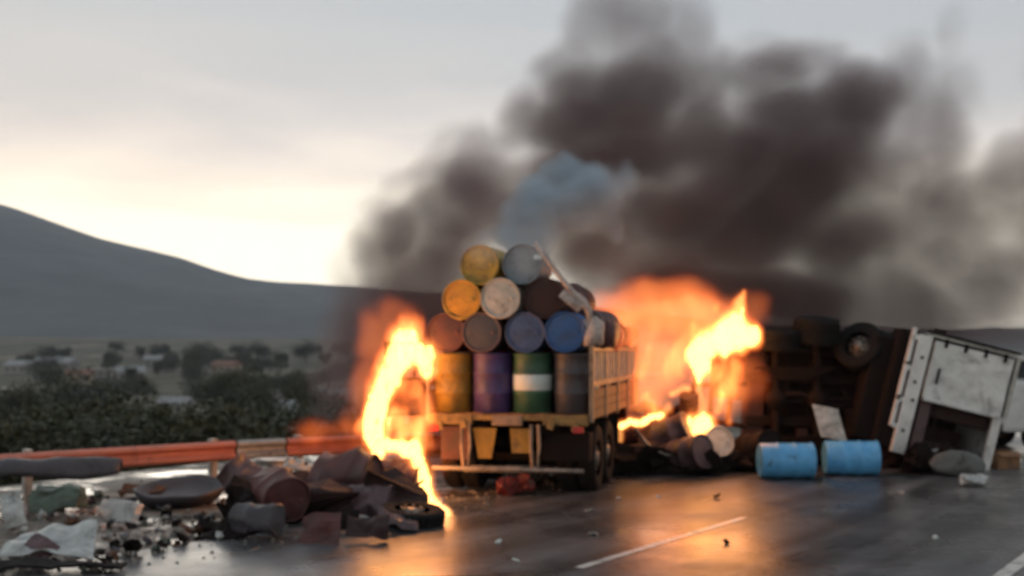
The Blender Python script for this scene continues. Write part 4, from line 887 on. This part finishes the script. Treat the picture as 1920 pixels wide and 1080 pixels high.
s2 = field_object('light_smoke', Vector((.6, 20.5, 3)), SB, .9, .055, .42, 1.2, .62, 1.7, 1.0, smoke_material('pale_blue_smoke', (.60, .77, .90), 3.0, .2), None, None, .9)
tag(s2, 'pale blue grey smoke curling over the top drums', 'smoke', None, 'stuff')

core_m = bpy.data.materials.new('flame_core'); core_m.use_nodes = True; t = core_m.node_tree; t.nodes.clear(); l = t.links.new
lw = N(t, 'ShaderNodeLayerWeight'); lw.inputs[0].default_value = .35
fr = N(t, 'ShaderNodeValToRGB'); l(lw.outputs['Facing'], fr.inputs[0]); ramp(fr, [(0.0, (1.0, .50, .13)), (.4, (1.0, .36, .07)), (.8, (1.0, .30, .06)), (1.0, (.9, .14, .02))])
em = N(t, 'ShaderNodeEmission'); l(fr.outputs[0], em.inputs[0]); em.inputs[1].default_value = 4.6
tr = N(t, 'ShaderNodeBsdfTransparent'); mxs = N(t, 'ShaderNodeMixShader')
fa = N(t, 'ShaderNodeMapRange'); l(lw.outputs['Facing'], fa.inputs[0]); fa.inputs[1].default_value = .1; fa.inputs[2].default_value = .85; fa.inputs[3].default_value = .1; fa.inputs[4].default_value = 1.0
l(fa.outputs[0], mxs.inputs[0]); l(em.outputs[0], mxs.inputs[1]); l(tr.outputs[0], mxs.inputs[2])
mo = N(t, 'ShaderNodeOutputMaterial'); l(mxs.outputs[0], mo.inputs['Surface'])
flame_m = flame_volume_material('flame_gas', [(0.0, (1, .09, .012)), (.3, (1, .20, .035)), (.65, (1, .40, .09)), (1.0, (1, .52, .16))], 9.5)
glow_m = flame_volume_material('glowing_gas', [(0.0, (1, .12, .02)), (.5, (1, .22, .05)), (1.0, (1, .28, .07))], 1.5)

def chain(Y, *knots):
    """puffs along a line of (px, py, radius, density) knots, close enough to melt together"""
    out = []
    for (x0, y0, r0, a0), (x1, y1, r1, a1) in zip(knots, knots[1:]):
        n = max(1, round(math.hypot(x1 - x0, y1 - y0) / (.55 * (r0 + r1) / 2)))
        for i in range(n): t = i / n; out.append((x0 + (x1 - x0) * t, y0 + (y1 - y0) * t, Y, r0 + (r1 - r0) * t, (r0 + (r1 - r0) * t) * 1.15, a0 + (a1 - a0) * t))
    x, y, q, a = knots[-1]; out.append((x, y, Y, q, q * 1.15, a)); return out
def fire(base, label, pts, glow, vox=.021, thr=.86, depth=.35, light=None):
    F = empty('fire', base, label, 'fire', 'fires on the wrecks')
    args = (depth, vox, .16, 2.8, .52, 6.0, 1.0)
    field_object('flame', base, pts, *args, flame_m, F, None, .25, .42)
    field_object('flame_core', base, pts, *args, core_m, F, thr, .25, .42)
    if glow: field_object('flame_glow', base, glow, .8, .07, .28, 1.3, .62, 1.9, 1.0, glow_m, F, None, 1.0, .8)
    for (px, py, Y, en, rad) in (light or []):
        ld = bpy.data.lights.new('flame_light', 'POINT'); lo_ = bpy.data.objects.new('flame_light', ld); COL.objects.link(lo_); lo_.parent = F; lo_.location = P(px, py, Y) - base
        ld.energy = en; ld.color = (1, .36, .11); ld.shadow_soft_size = rad
F1 = (chain(17.3, (775, 605, 26, .6), (766, 632, 38, .9), (758, 655, 50, 1.25), (730, 700, 40, 1.25), (708, 745, 28, 1.25), (698, 790, 28, 1.2), (703, 830, 27, 1.15), (712, 868, 15, 1.0)) +
      chain(17.35, (762, 655, 42, 1.25), (792, 668, 36, 1.3), (796, 690, 30, 1.15)) + chain(17.3, (700, 792, 24, .9), (676, 800, 20, .62)) +
      chain(17.0, (715, 838, 24, 1.1), (745, 838, 26, 1.2), (772, 846, 28, 1.25)) + chain(16.3, (772, 846, 26, 1.2), (788, 875, 26, 1.25), (795, 905, 26, 1.25), (804, 936, 28, 1.2), (765, 944, 16, 1.0), (735, 945, 10, .8)) +
      chain(17.3, (712, 805, 28, .85), (742, 775, 30, .8), (752, 812, 28, .8), (782, 800, 24, .8), (790, 838, 24, .85)) + chain(17.35, (760, 720, 26, .6), (790, 745, 24, .62), (796, 790, 22, .7)) + chain(16.3, (800, 900, 24, 1.0), (824, 938, 14, .9)))
fire(P(780, 935, 17.1), 'tall bright fire climbing the left rear corner of the drum truck', F1,
     [(700, 640, 18, 60, 80, .7), (690, 720, 17.8, 60, 80, .75), (740, 590, 18, 60, 60, .75), (680, 800, 17.8, 55, 50, .6), (770, 760, 17.6, 60, 90, 1.0), (620, 810, 19.5, 90, 30, .5), (575, 812, 20, 50, 22, .6), (790, 850, 17.4, 60, 60, .6)], light=[(750, 680, 17.2, 170, .6), (785, 900, 16.8, 130, .5)])
F2 = (chain(21.0, (1296, 660, 22, 1.1), (1325, 648, 36, 1.25), (1355, 635, 44, 1.3), (1385, 628, 42, 1.3), (1402, 632, 32, 1.2)) + chain(21, (1375, 615, 38, 1.2), (1388, 585, 22, 1.0), (1394, 552, 9, .75)) + [(1345, 572, 21, 16, 16, .62)] + chain(21.2, (1265, 690, 26, .55), (1280, 655, 28, .6), (1300, 620, 24, .55)) + chain(21.1, (1340, 700, 30, .6), (1375, 690, 30, .6), (1360, 730, 28, .6)) + chain(21.3, (1205, 700, 22, .5), (1215, 660, 20, .48)) +
      chain(20.9, (1308, 665, 28, 1.2), (1314, 695, 22, 1.15), (1310, 725, 12, .9)) + chain(20.7, (1290, 792, 20, 1.0), (1305, 800, 26, 1.15), (1328, 800, 26, 1.15), (1340, 788, 16, .9)) +
      chain(20.8, (1310, 738, 10, .8), (1314, 770, 14, .85), (1312, 790, 18, 1.0)) + chain(20.8, (1356, 738, 10, .8), (1348, 770, 11, .75)) + chain(20.8, (1364, 765, 12, .6), (1370, 790, 14, .6)) + chain(20.8, (1262, 732, 8, .75), (1290, 733, 10, .85)))
fire(P(1330, 800, 20.9), 'large yellow white fire on the left end of the overturned truck', F2,
     [(1300, 600, 22.5, 130, 60, 1.1), (1190, 610, 22.5, 110, 70, 1.05), (1240, 560, 23, 130, 50, .85), (1160, 575, 23, 90, 50, .7), (1390, 580, 22, 60, 50, .6), (1250, 680, 22, 100, 90, 1.2), (1210, 740, 21.8, 70, 60, 1.2), (1340, 740, 21.3, 70, 70, 1.1), (1390, 720, 21.6, 60, 60, .5)], light=[(1345, 630, 20.8, 110, 1.1), (1310, 790, 20.5, 60, .9)])
F3 = chain(20.6, (1160, 828, 7, .9), (1153, 805, 13, 1.0), (1178, 797, 13, 1.1), (1203, 788, 13, 1.1), (1230, 778, 14, 1.1), (1255, 766, 14, .85)) + chain(20.7, (1225, 770, 14, .75), (1212, 745, 14, .6))
fire(P(1190, 830, 20.6), 'low fire licking between the truck wheel and the heap of drums', F3, None)
